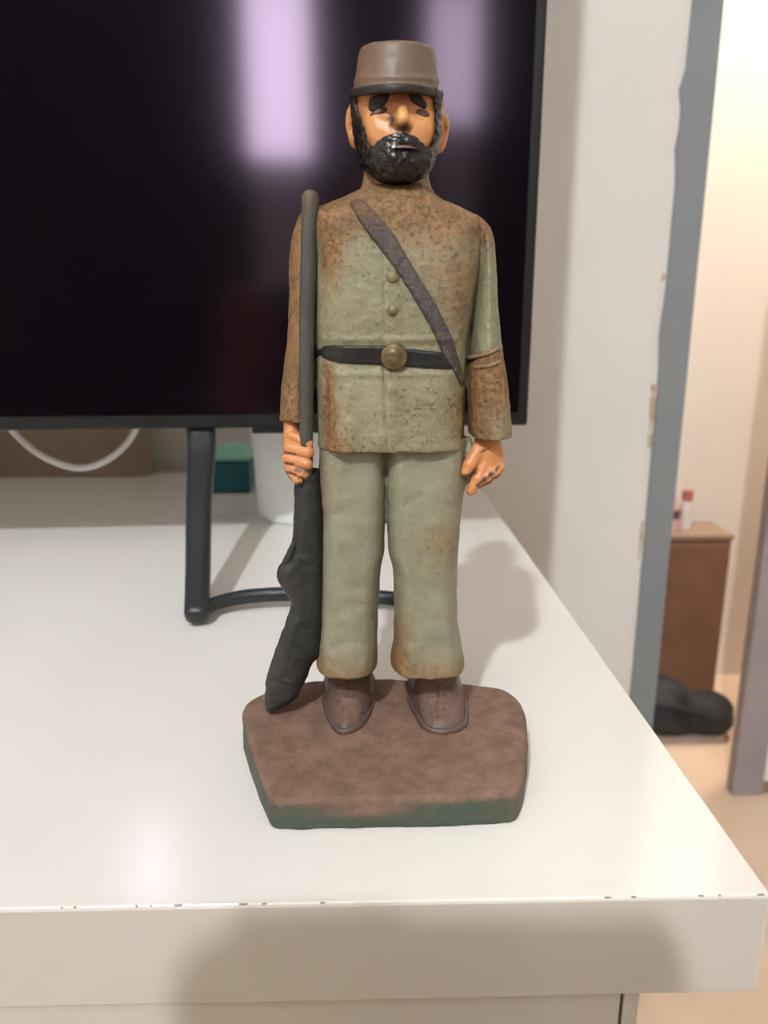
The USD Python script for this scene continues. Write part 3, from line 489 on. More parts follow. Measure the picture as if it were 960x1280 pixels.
# hands
def hand_colors(V, creases, knuckles=()):
    n = meshkit.fbm(V * 0.4, 3, 61)[:, None]
    c = np.array(S(200, 138, 86)) * (1 - n) + np.array(S(180, 112, 66)) * n
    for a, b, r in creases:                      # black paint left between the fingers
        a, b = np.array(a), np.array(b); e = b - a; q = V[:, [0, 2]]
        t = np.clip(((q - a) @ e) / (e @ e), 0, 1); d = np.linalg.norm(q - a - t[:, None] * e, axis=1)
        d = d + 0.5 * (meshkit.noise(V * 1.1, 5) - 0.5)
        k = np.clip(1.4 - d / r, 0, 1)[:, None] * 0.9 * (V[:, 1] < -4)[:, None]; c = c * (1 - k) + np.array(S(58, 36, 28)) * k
    return c
g = Grid((32, -16, 106), (57, 8, 136), 0.4)
F = smin(cap(g, (46, -2, 135), (46, -4, 127), 4.8, 4.8), ball(g, (45.6, -4.5, 123.5), (6.4, 4.6, 6.0)), 2.0)
fing = [((44.5, -7.0, 121.5), (42.0, -8.5, 116.5), 2.3, 2.2), ((42.0, -8.5, 116.5), (39.6, -8.0, 111.8), 2.2, 1.8),      # index pointing down
        ((46.5, -6.5, 121.0), (45.4, -9.0, 116.6), 2.3, 2.1), ((45.4, -9.0, 116.6), (42.8, -7.0, 114.0), 2.0, 1.7),        # curled middle
        ((48.5, -5.5, 121.5), (48.2, -8.4, 118.4), 2.2, 2.0), ((48.2, -8.4, 118.4), (45.4, -6.5, 116.4), 1.9, 1.6),        # curled ring
        ((50.0, -4.0, 123.0), (50.2, -7.0, 120.3), 2.0, 1.8), ((50.2, -7.0, 120.3), (47.5, -5.5, 118.8), 1.7, 1.4)]        # curled little
for a, b, ra, rb in fing: F = smin(F, cap(g, a, b, ra, rb), 0.7)
F = smin(F, cap(g, (42.2, -6.5, 127.0), (38.6, -9.0, 121.6), 2.8, 2.4), 1.2); F = smin(F, cap(g, (38.6, -9.0, 121.6), (37.3, -9.5, 119.4), 2.3, 1.9), 0.6)
V, T = g.mesh(F + rough(g, 0.5, 0.3, 63))
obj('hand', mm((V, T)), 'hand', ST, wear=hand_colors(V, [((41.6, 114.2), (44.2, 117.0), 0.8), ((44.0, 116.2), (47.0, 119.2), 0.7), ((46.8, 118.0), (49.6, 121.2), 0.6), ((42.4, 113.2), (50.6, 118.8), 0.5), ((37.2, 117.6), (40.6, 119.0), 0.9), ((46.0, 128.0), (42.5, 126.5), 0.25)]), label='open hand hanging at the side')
g = Grid((-36, -16, 110), (-12, 6, 142), 0.4)
F = smin(cap(g, (-26.4, -1, 140), (-26.2, -4, 129), 3.2, 3.6), ball(g, (-26.0, -4.0, 123.5), (4.2, 4.4, 8.0)), 1.5)
for a, b, ra, rb in [((-27.2, -6.6, 128.0), (-20.2, -9.6, 126.6), 2.5, 2.1), ((-28.0, -6.6, 124.2), (-20.8, -9.8, 122.4), 2.4, 2.1), ((-27.4, -6.6, 120.6), (-22.0, -9.4, 118.9), 2.2, 1.9),
                     ((-26.2, -6.2, 117.6), (-24.2, -8.6, 116.0), 2.0, 1.7), ((-26.0, -5.6, 132.0), (-20.2, -8.8, 129.8), 2.2, 1.8)]:
    F = smin(F, cap(g, a, b, ra, rb), 0.55)
V, T = g.mesh(F + rough(g, 0.5, 0.3, 67))
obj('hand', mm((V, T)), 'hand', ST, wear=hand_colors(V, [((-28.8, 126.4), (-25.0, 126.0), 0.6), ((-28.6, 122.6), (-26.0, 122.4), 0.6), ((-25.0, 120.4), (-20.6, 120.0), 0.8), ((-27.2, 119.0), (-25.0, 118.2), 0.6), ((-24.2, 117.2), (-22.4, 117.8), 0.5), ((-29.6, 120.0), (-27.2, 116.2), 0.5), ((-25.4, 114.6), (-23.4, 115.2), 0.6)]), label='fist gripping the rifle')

# rifle
RF = UsdGeom.Xform.Define(stage, path_for('rifle', ST)).GetPrim()
g = Grid((-27, -17, 114), (-12, -2, 219), 0.5)
F = cap(g, (-17.6, -9.8, 212.6), (-19.7, -9.6, 172), 2.9, 2.75); F = smin(F, cap(g, (-19.7, -9.6, 172), (-21.4, -7.5, 118), 2.75, 2.4), 0.5)
m = g.mesh(F + rough(g, 0.3, 0.3, 71)); obj('barrel', mm(m), 'barrel', RF, wear=grey(0.1 + 0.7 * np.clip((m[0][:, 2] - 200) / 12, 0, 1)), label='grey rifle barrel')
g = Grid((-45, -13, 14), (-12, 6, 124), 0.55)
F = inflate(g.xz(SP('stock', 2)), g.y + 3.2 - 3.0 * np.clip((60 - g.z) / 40, 0, 1), 5.0, 5.4)
m = g.mesh(F + rough(g, 0.35, 0.9, 73)); obj('stock', mm(m), 'gun_stock', RF, wear=grey(0.15 + 0.7 * np.clip((-24 - m[0][:, 0]) / 12, 0, 1) * np.clip((100 - m[0][:, 2]) / 20, 0, 1)), label='black rifle stock standing on the base')
g = Grid((-38, -13, 68), (-22, 2, 96), 0.45)
F = smin(ball(g, (-30.6, -4.6, 78.5), (3.2, 3.2, 5.0)), cap(g, (-29.5, -5.5, 84), (-26.8, -6.5, 91), 1.8, 1.2), 1.0)
m = g.mesh(F + rough(g, 0.4, 0.4, 75)); obj('hammer', mm(m), 'gun_stock', RF, wear=grey(np.full(len(m[0]), 0.45)))
# ------------------------------------------------------------------ the room
MAT.update({
    'wall': plain('wall_plaster', S(214, 209, 201), 0.75, 0.25, noise=(3.0, S(209, 203, 195)), bump=(60.0, 0.0006, 0.25)),
    'hall_wall': plain('hall_plaster', S(234, 226, 216), 0.8, 0.2, noise=(2.0, S(230, 221, 211)), bump=(60.0, 0.0006, 0.25)),
    'ceiling': plain('ceiling_paint', S(222, 219, 213), 0.85, 0.2),
    'floor': plain('floor_tile', S(224, 198, 174), 0.5, 0.4, noise=(6.0, S(214, 186, 160))),
    'grey_frame': plain('grey_frame_paint', S(124, 127, 127), 0.55, 0.4, noise=(8.0, S(118, 121, 124)), bump=(90.0, 0.0006, 0.3)),
    'mauve_frame': plain('mauve_frame_paint', S(150, 140, 140), 0.55, 0.4, noise=(8.0, S(142, 133, 136)), bump=(90.0, 0.0006, 0.3)),
    'raw_plaster': plain('raw_plaster', S(196, 178, 158), 0.9, 0.1, noise=(120.0, S(172, 142, 116)), bump=(300.0, 0.001)),
    'baseboard': plain('baseboard_wood', S(150, 116, 92), 0.6, 0.3, noise=(20.0, S(138, 104, 82))),
    'gloss_white': plain('gloss_white_laminate', S(228, 223, 216), 0.13, 0.45, noise=(5.0, S(226, 220, 213))),
    'edge_white': plain('edge_white_laminate', S(194, 188, 178), 0.4, 0.3, noise=(9.0, S(191, 184, 174))),
    'chipboard': plain('chipboard', S(158, 148, 136), 0.9, 0.1, noise=(500.0, S(120, 112, 102)), bump=(800.0, 0.0004)),
    'tv_black': plain('tv_black_plastic', S(20, 18, 19), 0.42, 0.3, bump=(900.0, 0.00005, 0.3)),
    'tv_foot': plain('tv_foot_metal', S(35, 37, 39), 0.38, 0.4, bump=(700.0, 0.00008, 0.3)),
    'screen': plain('tv_screen', S(9, 6, 9), 0.10, 0.5, specular_tint=(0.98, 0.76, 1.0)),
    'cable': plain('white_cable', S(215, 210, 204), 0.45),
    'brown_box': plain('brown_board', S(172, 150, 132), 0.7, 0.25, noise=(14.0, S(160, 137, 122))),
    'teal': plain('teal_plastic', S(10, 92, 98), 0.3, 0.5),
    'teal_lid': plain('pale_green_plastic', S(150, 205, 186), 0.4, 0.4),
    'tub_white': plain('white_tub_plastic', S(226, 228, 222), 0.3, 0.5),
    'wood': plain('cabinet_wood', S(128, 92, 70), 0.5, 0.35, noise=(7.0, S(112, 80, 62))),
    'wood_top': plain('cabinet_top_wood', S(150, 124, 104), 0.4, 0.4, noise=(7.0, S(140, 116, 98))),
    'bag': plain('black_bag_fabric', S(36, 36, 38), 0.65, 0.3, noise=(18.0, S(48, 48, 50)), bump=(60.0, 0.004)),
    'glass_white': plain('milky_bottle', S(226, 214, 208), 0.25, 0.5),
    'pink': plain('pink_plastic', S(206, 170, 166), 0.4, 0.4),
    'red_cap': plain('red_cap_plastic', S(176, 108, 100), 0.4, 0.4),
    'purple': plain('purple_label', S(104, 66, 76), 0.5, 0.3),
    'phone': plain('phone_body', S(26, 26, 30), 0.5, 0.3),
    'phone_metal': plain('phone_metal', S(84, 84, 88), 0.4, 0.5, metallic=0.8),
    'lamp_metal': plain('lamp_metal', S(200, 198, 194), 0.4, 0.5),
    'window_frame': plain('window_frame_paint', S(214, 212, 208), 0.5, 0.4),
})
def glow(name, color, strength):
    return mat(name, {'e': ('emission', {'color': color, 'strength': strength})}, surface='e.emission')
MAT['lamp_globe'] = glow('lamp_globe_glow', (1.0, 1.075, 1.14), LAMP_L)
MAT['hall_globe'] = glow('hall_globe_glow', (1.0, 0.90, 0.81), HALL_L)
MAT['lit_pane'] = glow('lit_pane_glow', (0.95, 0.93, 1.0), PANE_L)
MAT['dim_pane'] = glow('dim_pane_glow', (0.95, 0.93, 1.0), PANE_L * 0.5)
MAT['added_curtain'] = plain('added_curtain_cloth', S(46, 38, 48), 0.9, 0.15, bump=(700.0, 0.0004))

def struct(name, mesh, material, smooth=30, parent=None):
    m = obj(name, mesh, material, parent, smooth)
    return tag(m, kind='structure') if parent is None else m

X0, X1, Y0, YW, YH, ZC = -2.4, 2.4, -4.1, 0.900, 1.745, 2.98
struct('floor', rbox(X0 - 0.1, X1 + 0.1, Y0 - 0.1, YH + 0.1, -0.06, 0.0), 'floor')
struct('ceiling', rbox(X0 - 0.1, X1 + 0.1, Y0 - 0.1, YH + 0.1, ZC, ZC + 0.06), 'ceiling')
struct('wall_left', rbox(X0 - 0.1, X0, Y0, YH, 0, ZC), 'wall')
struct('wall_right', rbox(X1, X1 + 0.1, Y0, YH, 0, ZC), 'wall')
struct('wall_tv', rbox(X0, 0.352, YW, YW + 0.09, 0, ZC), 'wall')
struct('wall_hall', rbox(X0, X1, YH, YH + 0.1, 0, ZC), 'hall_wall')
struct('wall_partition', rbox(0.7575, X1, 1.254, 1.310, 0, ZC), 'hall_wall')
struct('baseboard_partition', rbox(0.7585, X1, 1.246, 1.254, 0, 0.022, 0.002, 8), 'baseboard')
# back wall with a window of two lit panes high up
wz0, wz1 = 1.86, 2.93; PX = ((-0.30, 0.40), (0.80, 1.45))
bw = m3.Manifold.cube((X1 - X0, 0.1, ZC)).translate((X0, Y0 - 0.1, 0))
for (a, b), w0 in zip(PX, (1.86, 2.10)): bw = bw - m3.Manifold.cube((b - a, 0.3, wz1 - w0)).translate((a, Y0 - 0.2, w0))
struct('wall_back', bw, 'wall')
for k, (a, b) in enumerate(PX):
    wz0 = (1.86, 2.10)[k]
    w = UsdGeom.Xform.Define(stage, f'/World/window_{k + 1}').GetPrim(); tag(w, kind='structure')
    fr = m3.Manifold.cube((b - a, 0.06, wz1 - wz0)).translate((a, Y0 - 0.08, wz0)) - m3.Manifold.cube((b - a - 0.05, 0.2, wz1 - wz0 - 0.05)).translate((a + 0.025, Y0 - 0.15, wz0 + 0.025))
    obj('window_frame', fr, 'window_frame', w)
    obj('pane', rbox(a + 0.02, b - 0.02, Y0 - 0.065, Y0 - 0.055, wz0 + 0.02, wz1 - 0.02), 'lit_pane' if k == 0 else 'dim_pane', w)

# unseen dark curtains added to darken the screen reflection, two gaps left open
def added_curtain(x0, x1, label, seed):
    n = int((x1 - x0) / 0.012); x = np.linspace(x0, x1, n); q = np.random.default_rng(seed)
    y = 0.030 * np.sin(x * 2 * np.pi / 0.115 + q.uniform(0, 6)) + 0.012 * np.sin(x * 2 * np.pi / 0.047 + q.uniform(0, 6))
    pts = np.vstack([np.stack([x, y - 0.004], 1), np.stack([x, y + 0.004], 1)[::-1]])
    c = trimesh.creation.extrude_polygon(Polygon(pts).buffer(0), ZC - 0.03, engine='earcut'); c.apply_translation((0, 0, 0.012))
    t = thing('added_curtain', label, 'added_curtain', (0, Y0 + 0.12, 0), 'added dark curtains on the back wall')
    obj('cloth', c, 'added_curtain', t, smooth=50)
    obj('rail', rbox(x0, x1, -0.012, 0.012, ZC - 0.016, ZC - 0.001), 'lamp_metal', t)
added_curtain(-2.36, -0.140, 'added dark drape left of the brightly lit window gap', 1)
added_curtain(0.232, 0.970, 'added dark drape between the two lit window gaps', 2)
added_curtain(1.285, 2.36, 'added dark drape right of the dimmer window gap', 3)

# grey frame at the end of the television wall: its left edge is chipped
zs = np.linspace(0, ZC, 150); rr = None
jag = 0.351 + 0.0016 * (meshkit.fbm(np.stack([zs * 9, zs * 0, zs * 0], 1), 4, 8) - 0.5) * 1.3
for z0, wdt, dep in ((1.06, 0.018, -0.004), (1.115, 0.010, -0.006), (0.86, 0.03, -0.003), (1.30, 0.012, -0.004)):
    jag = jag + dep * np.exp(-((zs - z0) / wdt) ** 2)
right = 0.3845 + 0.0012 * (meshkit.fbm(np.stack([zs * 5, zs * 0 + 3, zs * 0], 1), 3, 9) - 0.5) * 1.2
pts = np.vstack([np.stack([jag, zs], 1), np.stack([right, zs], 1)[::-1]])
pr = trimesh.creation.extrude_polygon(Polygon(pts), 0.10, engine='earcut')
pr.vertices = np.stack([pr.vertices[:, 0], YW + 0.096 - pr.vertices[:, 2], pr.vertices[:, 1]], 1); pr.fix_normals()
struct('trim_1', pr, 'grey_frame')
tr2 = rbox(0.698, 0.757, 1.240, 1.266, 0, ZC, 0.003, 8)
struct('trim_2', tr2, 'mauve_frame')
wt = stage.GetPrimAtPath('/World/wall_tv')
def flake(pts, y0, t):
    c = trimesh.creation.extrude_polygon(Polygon(pts), t, engine='earcut')
    c.vertices = np.stack([c.vertices[:, 0], y0 - c.vertices[:, 2] + t * 0, c.vertices[:, 1]], 1); c.fix_normals(); return c
for cx, cz, w, h, sd in ((0.3475, TZ + 0.072, 0.0040, 0.030, 1), (0.3465, TZ + 0.098, 0.0050, 0.006, 2), (0.3480, TZ + 0.035, 0.0035, 0.012, 3), (0.3478, TZ - 0.09, 0.0022, 0.03, 4), (0.3470, TZ + 0.225, 0.003, 0.006, 5)):
    q = np.random.default_rng(sd); a = np.linspace(0, 2 * np.pi, 15)[:-1]; r = q.uniform(0.6, 1.0, 14)
    obj('plaster_chip', flake(np.stack([cx + w * r * np.cos(a), cz + h * r * np.sin(a)], 1), YW + 0.001, 0.0022), 'raw_plaster', wt)

# lamps
def lamp(name, label, c, r, globe, zc):
    t = thing(name, label, 'lamp', (c[0], c[1], c[2]))
    obj('ceiling_rose', lathe([(0, zc - c[2]), (0.05, zc - c[2]), (0.05, zc - c[2] - 0.015), (0.012, zc - c[2] - 0.03), (0, zc - c[2] - 0.03)]), 'lamp_metal', t)
    obj('stem', tube([(0, 0, zc - c[2] - 0.02), (0, 0, r * 0.9)], 0.009), 'lamp_metal', t)
    obj('globe', trimesh.creation.icosphere(3, r), globe, t, smooth=True)
lamp('ceiling_lamp', 'round glowing ceiling lamp behind the photographer', LAMP, LAMP_R, 'lamp_globe', ZC)
lamp('hall_lamp', 'round glowing ceiling lamp in the passage', HALL, HALL_R, 'hall_globe', ZC)

# ------------------------------------------------------------------ the television unit
U = thing('tv_unit', 'glossy white television unit with a chipped front edge', 'TV stand')
FX, FY = 0.1258, 0.1945
top = rbox(-1.25, FX, FY, 0.888, TZ - 0.0372, TZ, 0.0006, 12)
chips = []
for k, (cx, w) in enumerate([(-0.0925, 0.0007), (-0.0885, 0.0009), (-0.070, 0.0008), (-0.0655, 0.0006), (-0.0575, 0.0026), (-0.0375, 0.003), (-0.031, 0.0018), (-0.0135, 0.0016), (0.0748, 0.0024), (0.0828, 0.0015), (0.104, 0.0016), (0.1098, 0.0009), (0.1228, 0.0025), (-0.118, 0.0012), (-0.16, 0.002), (-0.22, 0.003)]):
    b = trimesh.creation.icosphere(1, 1.0); rs = np.random.default_rng(100 + k); b.vertices *= rs.uniform(0.75, 1.1, (len(b.vertices), 1))
    b.vertices = b.vertices * [w * 0.75, 0.0006, 0.0005] + [cx, FY, TZ]
    chips.append(b)
    mf = m3.Manifold(m3.Mesh(b.vertices.astype(np.float32), b.faces.astype(np.uint32)))
    if mf.volume() > 0: top = top - mf
obj('worktop', top, 'gloss_white', U)
obj('edge_band', rbox(-1.25, FX - 0.0006, FY - 0.0003, FY + 0.002, TZ - 0.0366, TZ - 0.0010, 0.0004, 8), 'edge_white', U, label='white front edge band')
for b in chips:
    c = b.copy(); m = c.vertices.mean(0); c.vertices = (c.vertices - m) * [0.97, 0.55, 0.6] + m + [0, 0.0003, -0.0003]
    obj('edge_chip', c, 'chipboard', U)
CB = TZ - 0.0385
obj('end_panel', rbox(0.0842, 0.0891, 0.1972, 0.86, 0.03, CB, 0.0006, 8), 'edge_white', U)
obj('carcass', rbox(-1.2, 0.084, 0.2165, 0.86, 0.03, CB), 'edge_white', U)
for a, b in ((-0.38, 0.0834), (-0.79, -0.383), (-1.2, -0.793)):
    obj('door', rbox(a, b, 0.1978, 0.2160, 0.045, CB - 0.0012, 0.0008, 8), 'edge_white', U)
for x in (-1.15, 0.03):
    for y in (0.24, 0.82):
        obj('leg', lathe([(0, 0), (0.018, 0), (0.022, 0.03), (0, 0.03)], 20).apply_translation([x, y, 0.0005]), 'tv_black', U)

# ------------------------------------------------------------------ the television
TVA = math.radians(3.5); TVL = np.array([-0.3648 - 0.1348, 0.5134 - 0.0083])     # turned a little, its right side farther away
T = thing('television', 'black flat-screen television standing behind the soldier', 'television', (TVL[0], TVL[1], TZ)); UsdGeom.Xformable(T).AddRotateZOp().Set(3.5)
hw, z0, z1 = 0.62, 0.1003, 0.835
hole = m3.Manifold.cube((2 * (hw - 0.0075), 0.05, z1 - z0 - 0.0095 - 0.008)).translate((-(hw - 0.0075), -0.01, z0 + 0.0095))
obj('bezel', rbox(-hw, hw, 0, 0.022, z0, z1, 0.0022, 12) - hole.translate((0, -0.0388, 0)), 'tv_black', T)
obj('screen', rbox(-(hw - 0.0077), hw - 0.0077, 0.0006, 0.0112, z0 + 0.0098, z1 - 0.0078), 'screen', T)
obj('back_cover', rbox(-hw + 0.05, hw - 0.05, 0.020, 0.062, z0 + 0.005, z1 - 0.12, 0.012, 12), 'tv_black', T)
obj('sensor_lip', rbox(0.421, 0.500, 0.002, 0.018, z0 - 0.0042, z0 + 0.002, 0.0012, 8), 'tv_black', T)
def foot(sx):
    """A slanting front strut ending on the tabletop and a low arched bar running sideways from it to a second pad."""
    f = UsdGeom.Xform.Define(stage, path_for('foot', T)).GetPrim()
    def L(x, y, z):
        d = np.array([x, y]) - TVL; c, q = math.cos(TVA), math.sin(TVA); return (sx * (c * d[0] + q * d[1]), -q * d[0] + c * d[1], z)
    P = np.array([L(-0.1180, 0.547, 0.112), L(-0.1165, 0.540, 0.098), L(-0.1105, 0.495, 0.062), L(-0.1020, 0.440, 0.024), L(-0.0980, 0.4135, 0.0078)])
    s = spline(P, 26); wd = np.interp(np.linspace(0, 1, 26), [0, 0.5, 1], [0.0106, 0.0082, 0.0072]); th = 0.0065
    tan = np.gradient(s, axis=0); tan /= np.linalg.norm(tan, axis=1, keepdims=True); nrm = np.cross(tan, [1, 0, 0]); nrm /= np.linalg.norm(nrm, axis=1, keepdims=True)
    parts = [m3.Manifold.batch_hull([m3.Manifold.sphere(0.005, 14).translate(tuple(s[i] + sg * np.array([1, 0, 0]) * (wd[i] - 0.005) + sn * nrm[i] * (th - 0.005))) for i in (j, j + 1) for sg in (-1, 1) for sn in (-1, 1)]) for j in range(25)]
    strut = m3.Manifold.batch_boolean(parts, m3.OpType.Add)
    strut = strut ^ m3.Manifold.cube((3, 1, 0.3)).translate((-1.5, -0.5, 0.0006))
    obj('strut', strut, 'tv_foot', f, smooth=40)
    Q = spline([L(-0.0975, 0.418, 0.0070), L(-0.0905, 0.428, 0.0075), L(-0.080, 0.435, 0.0082), L(-0.064, 0.439, 0.0088), L(-0.040, 0.440, 0.0090), L(-0.010, 0.438, 0.0083), L(0.018, 0.436, 0.0070), L(0.036, 0.434, 0.0052)], 40)
    parts = [m3.Manifold.batch_hull([m3.Manifold.sphere(0.0040, 12).translate(tuple(Q[i] + [0, 0, dz])) for i in (j, j + 1) for dz in (0.0, 0.0012)]) for j in range(39)]
    bar = m3.Manifold.batch_boolean(parts, m3.OpType.Add) ^ m3.Manifold.cube((3, 1, 0.3)).translate((-1.5, -0.5, 0.0006))
    obj('arched_bar', bar, 'tv_foot', f, smooth=40)
foot(1); foot(-1)

# white cable drooping behind the television
cb = spline([(-0.300, 0.605, TZ + 0.16), (-0.2935, 0.612, TZ + 0.105), (-0.2849, 0.62, TZ + 0.0836), (-0.2703, 0.62, TZ + 0.0690), (-0.2518, 0.62, TZ + 0.0589), (-0.2357, 0.62, TZ + 0.0555), (-0.2155, 0.62, TZ + 0.0608), (-0.1908, 0.62, TZ + 0.0821), (-0.180, 0.612, TZ + 0.105), (-0.172, 0.605, TZ + 0.16)], 70)
tag(obj('cable', tube(cb, 0.0026), 'cable', smooth=True), 'white cable drooping in a loop below the television', 'cable')

# things on the unit behind the television
B = thing('brown_box', 'brown board box behind the television at the left', 'box', (-0.46, 0.85, TZ))
obj('body', rbox(-0.30, 0.209, 0.012, 0.034, 0.0006, 0.085, 0.001, 8), 'brown_box', B)
obj('lid', rbox(-0.302, 0.211, 0.010, 0.036, 0.0852, 0.10, 0.001, 8), 'brown_box', B)
C = thing('teal_box', 'dark teal plastic box with a pale green lid behind the television leg', 'box', (-0.139, 0.79, TZ))
obj('body', rbox(-0.024, 0.020, -0.02, 0.02, 0.0006, 0.0335, 0.003, 12), 'teal', C)
lidm = m3.Manifold.batch_hull([m3.Manifold.sphere(0.003, 12).translate((x, y, z)) for x, y, z in [(sx * 0.020 - 0.002, sy * 0.017, 0.0368) for sx in (-1, 1) for sy in (-1, 1)] + [(sx * 0.010 + 0.002, sy * 0.010, 0.0455) for sx in (-1, 1) for sy in (-1, 1)]])
obj('lid', lidm, 'teal_lid', C, smooth=40, label='pale green lid')
J = thing('white_tub', 'white tapered plastic tub on the unit behind the rifle', 'tub', (-0.0560, 0.676, TZ))
obj('body', lathe([(0, 0.0006), (0.038, 0.0006), (0.0405, 0.003), (0.0415, 0.01), (0.0455, 0.082), (0.0455, 0.086), (0.043, 0.086), (0.039, 0.006), (0, 0.006)], 56), 'tub_white', J, smooth=40)
obj('lid', lathe([(0, 0.088), (0.0465, 0.088), (0.0468, 0.0865), (0.0468, 0.094), (0.045, 0.096), (0, 0.096)][::1], 56), 'tub_white', J, smooth=40)

# ------------------------------------------------------------------ in the passage
K = thing('wooden_cabinet', 'small brown wooden cabinet in the passage behind the black bag', 'cabinet', (0.70, 1.66, 0))
obj('body', rbox(-0.20, 0.126, -0.058, 0.058, 0.0, 0.402, 0.002, 8), 'wood', K)
obj('top_panel', rbox(-0.204, 0.130, -0.062, 0.060, 0.4025, 0.414, 0.002, 8), 'wood_top', K)
obj('door', rbox(-0.192, 0.118, -0.0640, -0.0585, 0.03, 0.392, 0.002, 8), 'wood', K)
Bt = thing('bottle', 'white bottle with a red cap on the wooden cabinet', 'bottle', (0.738, 1.655, 0.4145))
obj('body', lathe([(0, 0), (0.0145, 0), (0.0155, 0.003), (0.0155, 0.052), (0.010, 0.062), (0.009, 0.068), (0, 0.068)], 28), 'glass_white', Bt, smooth=40)
obj('bottle_cap', lathe([(0, 0.0682), (0.0125, 0.0682), (0.0125, 0.088), (0.011, 0.091), (0, 0.091)], 28), 'red_cap', Bt, smooth=40, label='red cap')
Bt = thing('bottle', 'pinkish bottle with a dark purple band beside the grey frame', 'bottle', (0.699, 1.645, 0.4145))
obj('body', lathe([(0, 0), (0.019, 0), (0.020, 0.003), (0.020, 0.055), (0.012, 0.068), (0.011, 0.080), (0, 0.080)], 28), 'pink', Bt, smooth=40)
obj('band', lathe([(0.0196, 0.030), (0.0206, 0.030), (0.0206, 0.050), (0.0196, 0.050)], 28), 'purple', Bt, smooth=40, label='dark purple band')
# black bag: a slumped sack with folds and two handles
g = Grid((-130, -95, -5), (130, 80, 165), 4.0)
F = smin(smin(ball(g, (-45, 0, 52), (72, 62, 60)), ball(g, (52, -8, 44), (66, 58, 50)), 26), ball(g, (-40, 10, 92), (46, 42, 26)), 16)
F = F + 9 * (meshkit.fbm(g.pts() * 0.022, 3, 81) - 0.5) + 5 * np.sin(g.x * 0.06 + g.z * 0.05 + 0.04 * g.y) * 0.6
m = g.mesh(smax(F, 1.0 - g.z, 8))
BG = thing('black_bag', 'slumped black bag on the floor in front of the wooden cabinet', 'bag', (0.690, 1.485, 0))
obj('sack', mm(m), 'bag', BG, smooth=True)
obj('handle', tube(spline([(-0.08, -0.045, 0.070), (-0.06, -0.058, 0.088), (-0.02, -0.060, 0.080), (0.02, -0.062, 0.070), (0.04, -0.060, 0.050)], 24), 0.006), 'bag', BG, smooth=True)

# ------------------------------------------------------------------ the phone that takes the picture, and the hand that holds it (behind the camera)
def phone_frame(P):
    P = np.asarray(P, float); return CAM + P[:, :1] * _r + P[:, 1:2] * _u + P[:, 2:3] * _f
def placed(mesh):
    v, f, _ = meshkit.arrays(mesh); return phone_frame(v), f
PH = thing('phone', 'dark mobile phone taking the picture', 'phone')
def slab(x0, x1, y0, y1, z0, z1, r):
    return m3.Manifold.batch_hull([m3.Manifold.cylinder(z1 - z0, r, r, 24).translate((x, y, z0)) for x in (x0 + r, x1 - r) for y in (y0 + r, y1 - r)])
obj('body', placed(slab(-0.064, 0.024, -0.135, 0.028, -0.0135, -0.0045, 0.011)), 'phone', PH)
obj('camera_island', placed(slab(-0.012, 0.018, -0.02, 0.020, -0.0045, -0.0032, 0.006)), 'phone_metal', PH)

# the photographer kneels behind the phone: one continuous body, in millimetres of the room
def W(*p): return tuple(phone_frame([np.array(p) * 0.001])[0] * 1000)
g = Grid((-330, -760, 0), (460, 60, 1230), 6.5)
def limb(F, k, *js):
    for (a, ra), (b, rb) in zip(js, js[1:]): F = smin(F, cap(g, a, b, ra, rb), k)
    return F
F = cap(g, (142, -560, 430), (142, -520, 600), 140, 125)
F = smin(F, ball(g, (142, -470, 790), (175, 115, 165)), 60)
F = smin(F, cap(g, (142, -465, 900), (142, -455, 985), 62, 55), 30)
F = smin(F, ball(g, (142, -430, 1085), (76, 98, 118)), 18)
F = smin(F, ball(g, (142, -355, 1045), (44, 42, 48)), 25)
F = smin(F, cap(g, (142, -335, 1095), (142, -318, 1062), 10, 15), 10)
for sx in (-1, 1): F = smin(F, ball(g, (142 + sx * 77, -425, 1080), (12, 22, 32)), 6)
wl, wr = W(-148, -225, -32), W(70, -255, -32)
F = limb(F, 30, ((-30, -470, 880), 66), ((-215, -290, 600), 48), (wl, 31))
F = limb(F, 30, ((312, -470, 880), 66), ((375, -290, 610), 48), (wr, 31))
F = limb(F, 30, ((70, -560, 420), 95), ((-20, -230, 95), 66), ((-10, -600, 62), 50), ((-10, -690, 45), 38))
F = limb(F, 30, ((210, -560, 420), 95), ((260, -230, 95), 66), ((250, -600, 62), 50), ((250, -690, 45), 38))
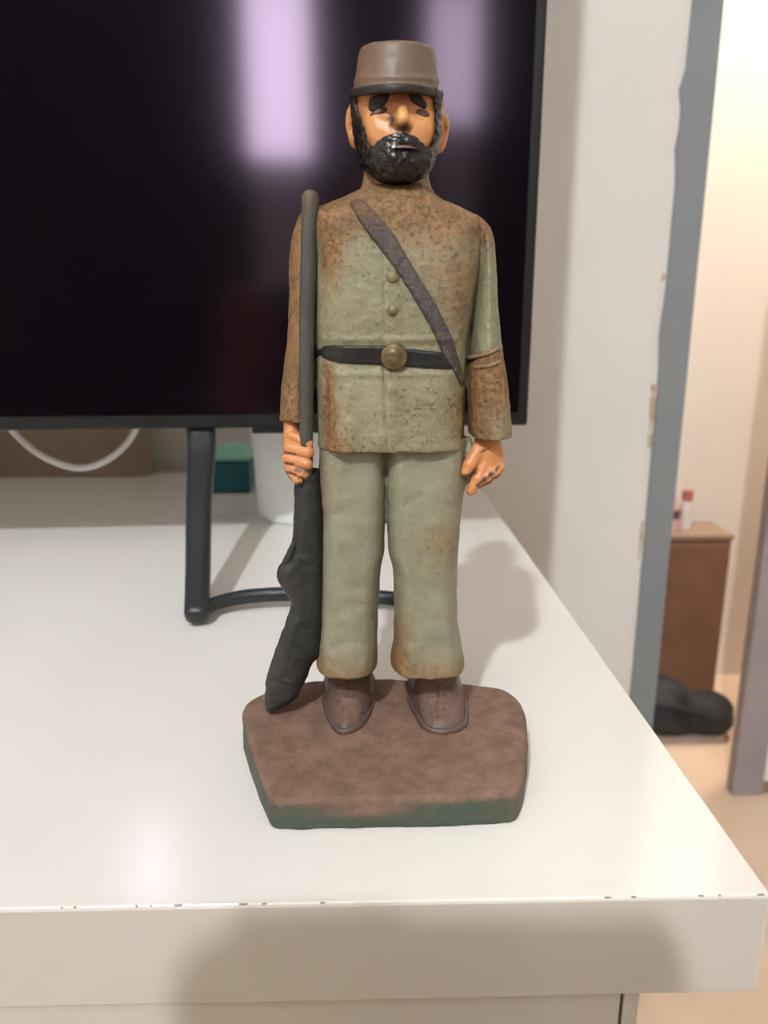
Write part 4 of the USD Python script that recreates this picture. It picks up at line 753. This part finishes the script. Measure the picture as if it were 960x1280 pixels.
# left hand: four fingers round the back of the phone, the thumb over its screen
F = smin(F, cap(g, wl, W(-102, -110, -48), 30, 38), 20); F = smin(F, cap(g, W(-102, -110, -48), W(-98, 12, -42), 38, 32), 16)
for k, y in enumerate((14, -9, -32, -55)):
    F = smin(F, cap(g, W(-99, y - 22 + 4 * k, -22), W(-90, y - 2, 0), 13.5, 12), 6)
    F = smin(F, cap(g, W(-90, y - 2, 0), W(-56 + 3 * abs(k - 1), y - 2, 9), 12, 9.5), 3)
F = limb(F, 5, (W(-90, -40, -38), 14), (W(-62, -8, -30), 11), (W(-42, 10, -25), 9.5))
# right hand: under the lower right corner of the phone
F = smin(F, cap(g, wr, W(50, -176, -30), 27, 28), 20)
for k, y in enumerate((-66, -88, -110, -131)):
    F = smin(F, cap(g, W(44, y - 32, -18), W(34, y - 14, 2), 11.5, 10), 6); F = smin(F, cap(g, W(34, y - 14, 2), W(4, y - 8, 7), 10, 9), 3)
F = limb(F, 5, (W(36, -130, -30), 13), (W(22, -96, -30), 11), (W(6, -74, -25), 9.5))
q = g.pts() * 0.001 - CAM; q = np.stack([np.abs(q @ _r + 0.020) - 0.044, np.abs(q @ _u + 0.0535) - 0.0815, np.abs(q @ _f + 0.0085) - 0.0052], -1).max(-1) * 1000 - 4.0
F = np.maximum(F, -q)                                                      # the grip keeps clear of the phone itself
V, T = g.mesh(F)
def near(p, r): return np.linalg.norm(V - np.array(p), axis=1) < r
skin = (V[:, 2] > 968) | near(W(-86, -40, -10), 105) | near(W(30, -128, -10), 90)
shoe = (V[:, 2] < 110) & (V[:, 1] < -610)
col = np.where(skin[:, None], S(186, 134, 108), np.where((V[:, 2] < 470)[:, None], S(40, 42, 52), S(48, 48, 54))); col[shoe] = S(30, 28, 28)
MAT['person_paint'] = painted('person_skin_and_cloth', 0.7, 0.25, bump=(300.0, 0.0005))
PE = thing('person', 'person in dark clothes kneeling behind the phone and holding it', 'person')
obj('body', mm((V, T)), 'person_paint', PE, wear=col)
g = Grid((22, -570, 1060), (262, -300, 1230), 5.0)
H = smax(ball(g, (142, -438, 1095), (86, 106, 124)), -(ball(g, (142, -350, 1060), (74, 70, 82))), 8); H = np.maximum(H, 1075 - g.z + 0.25 * (g.y + 440)) + 8 * (meshkit.fbm(g.pts() * 0.05, 2, 5) - 0.5)
obj('hair', mm(g.mesh(H)), plain('dark_hair', S(34, 28, 25), 0.6, 0.3, bump=(400.0, 0.001)), PE, smooth=True)
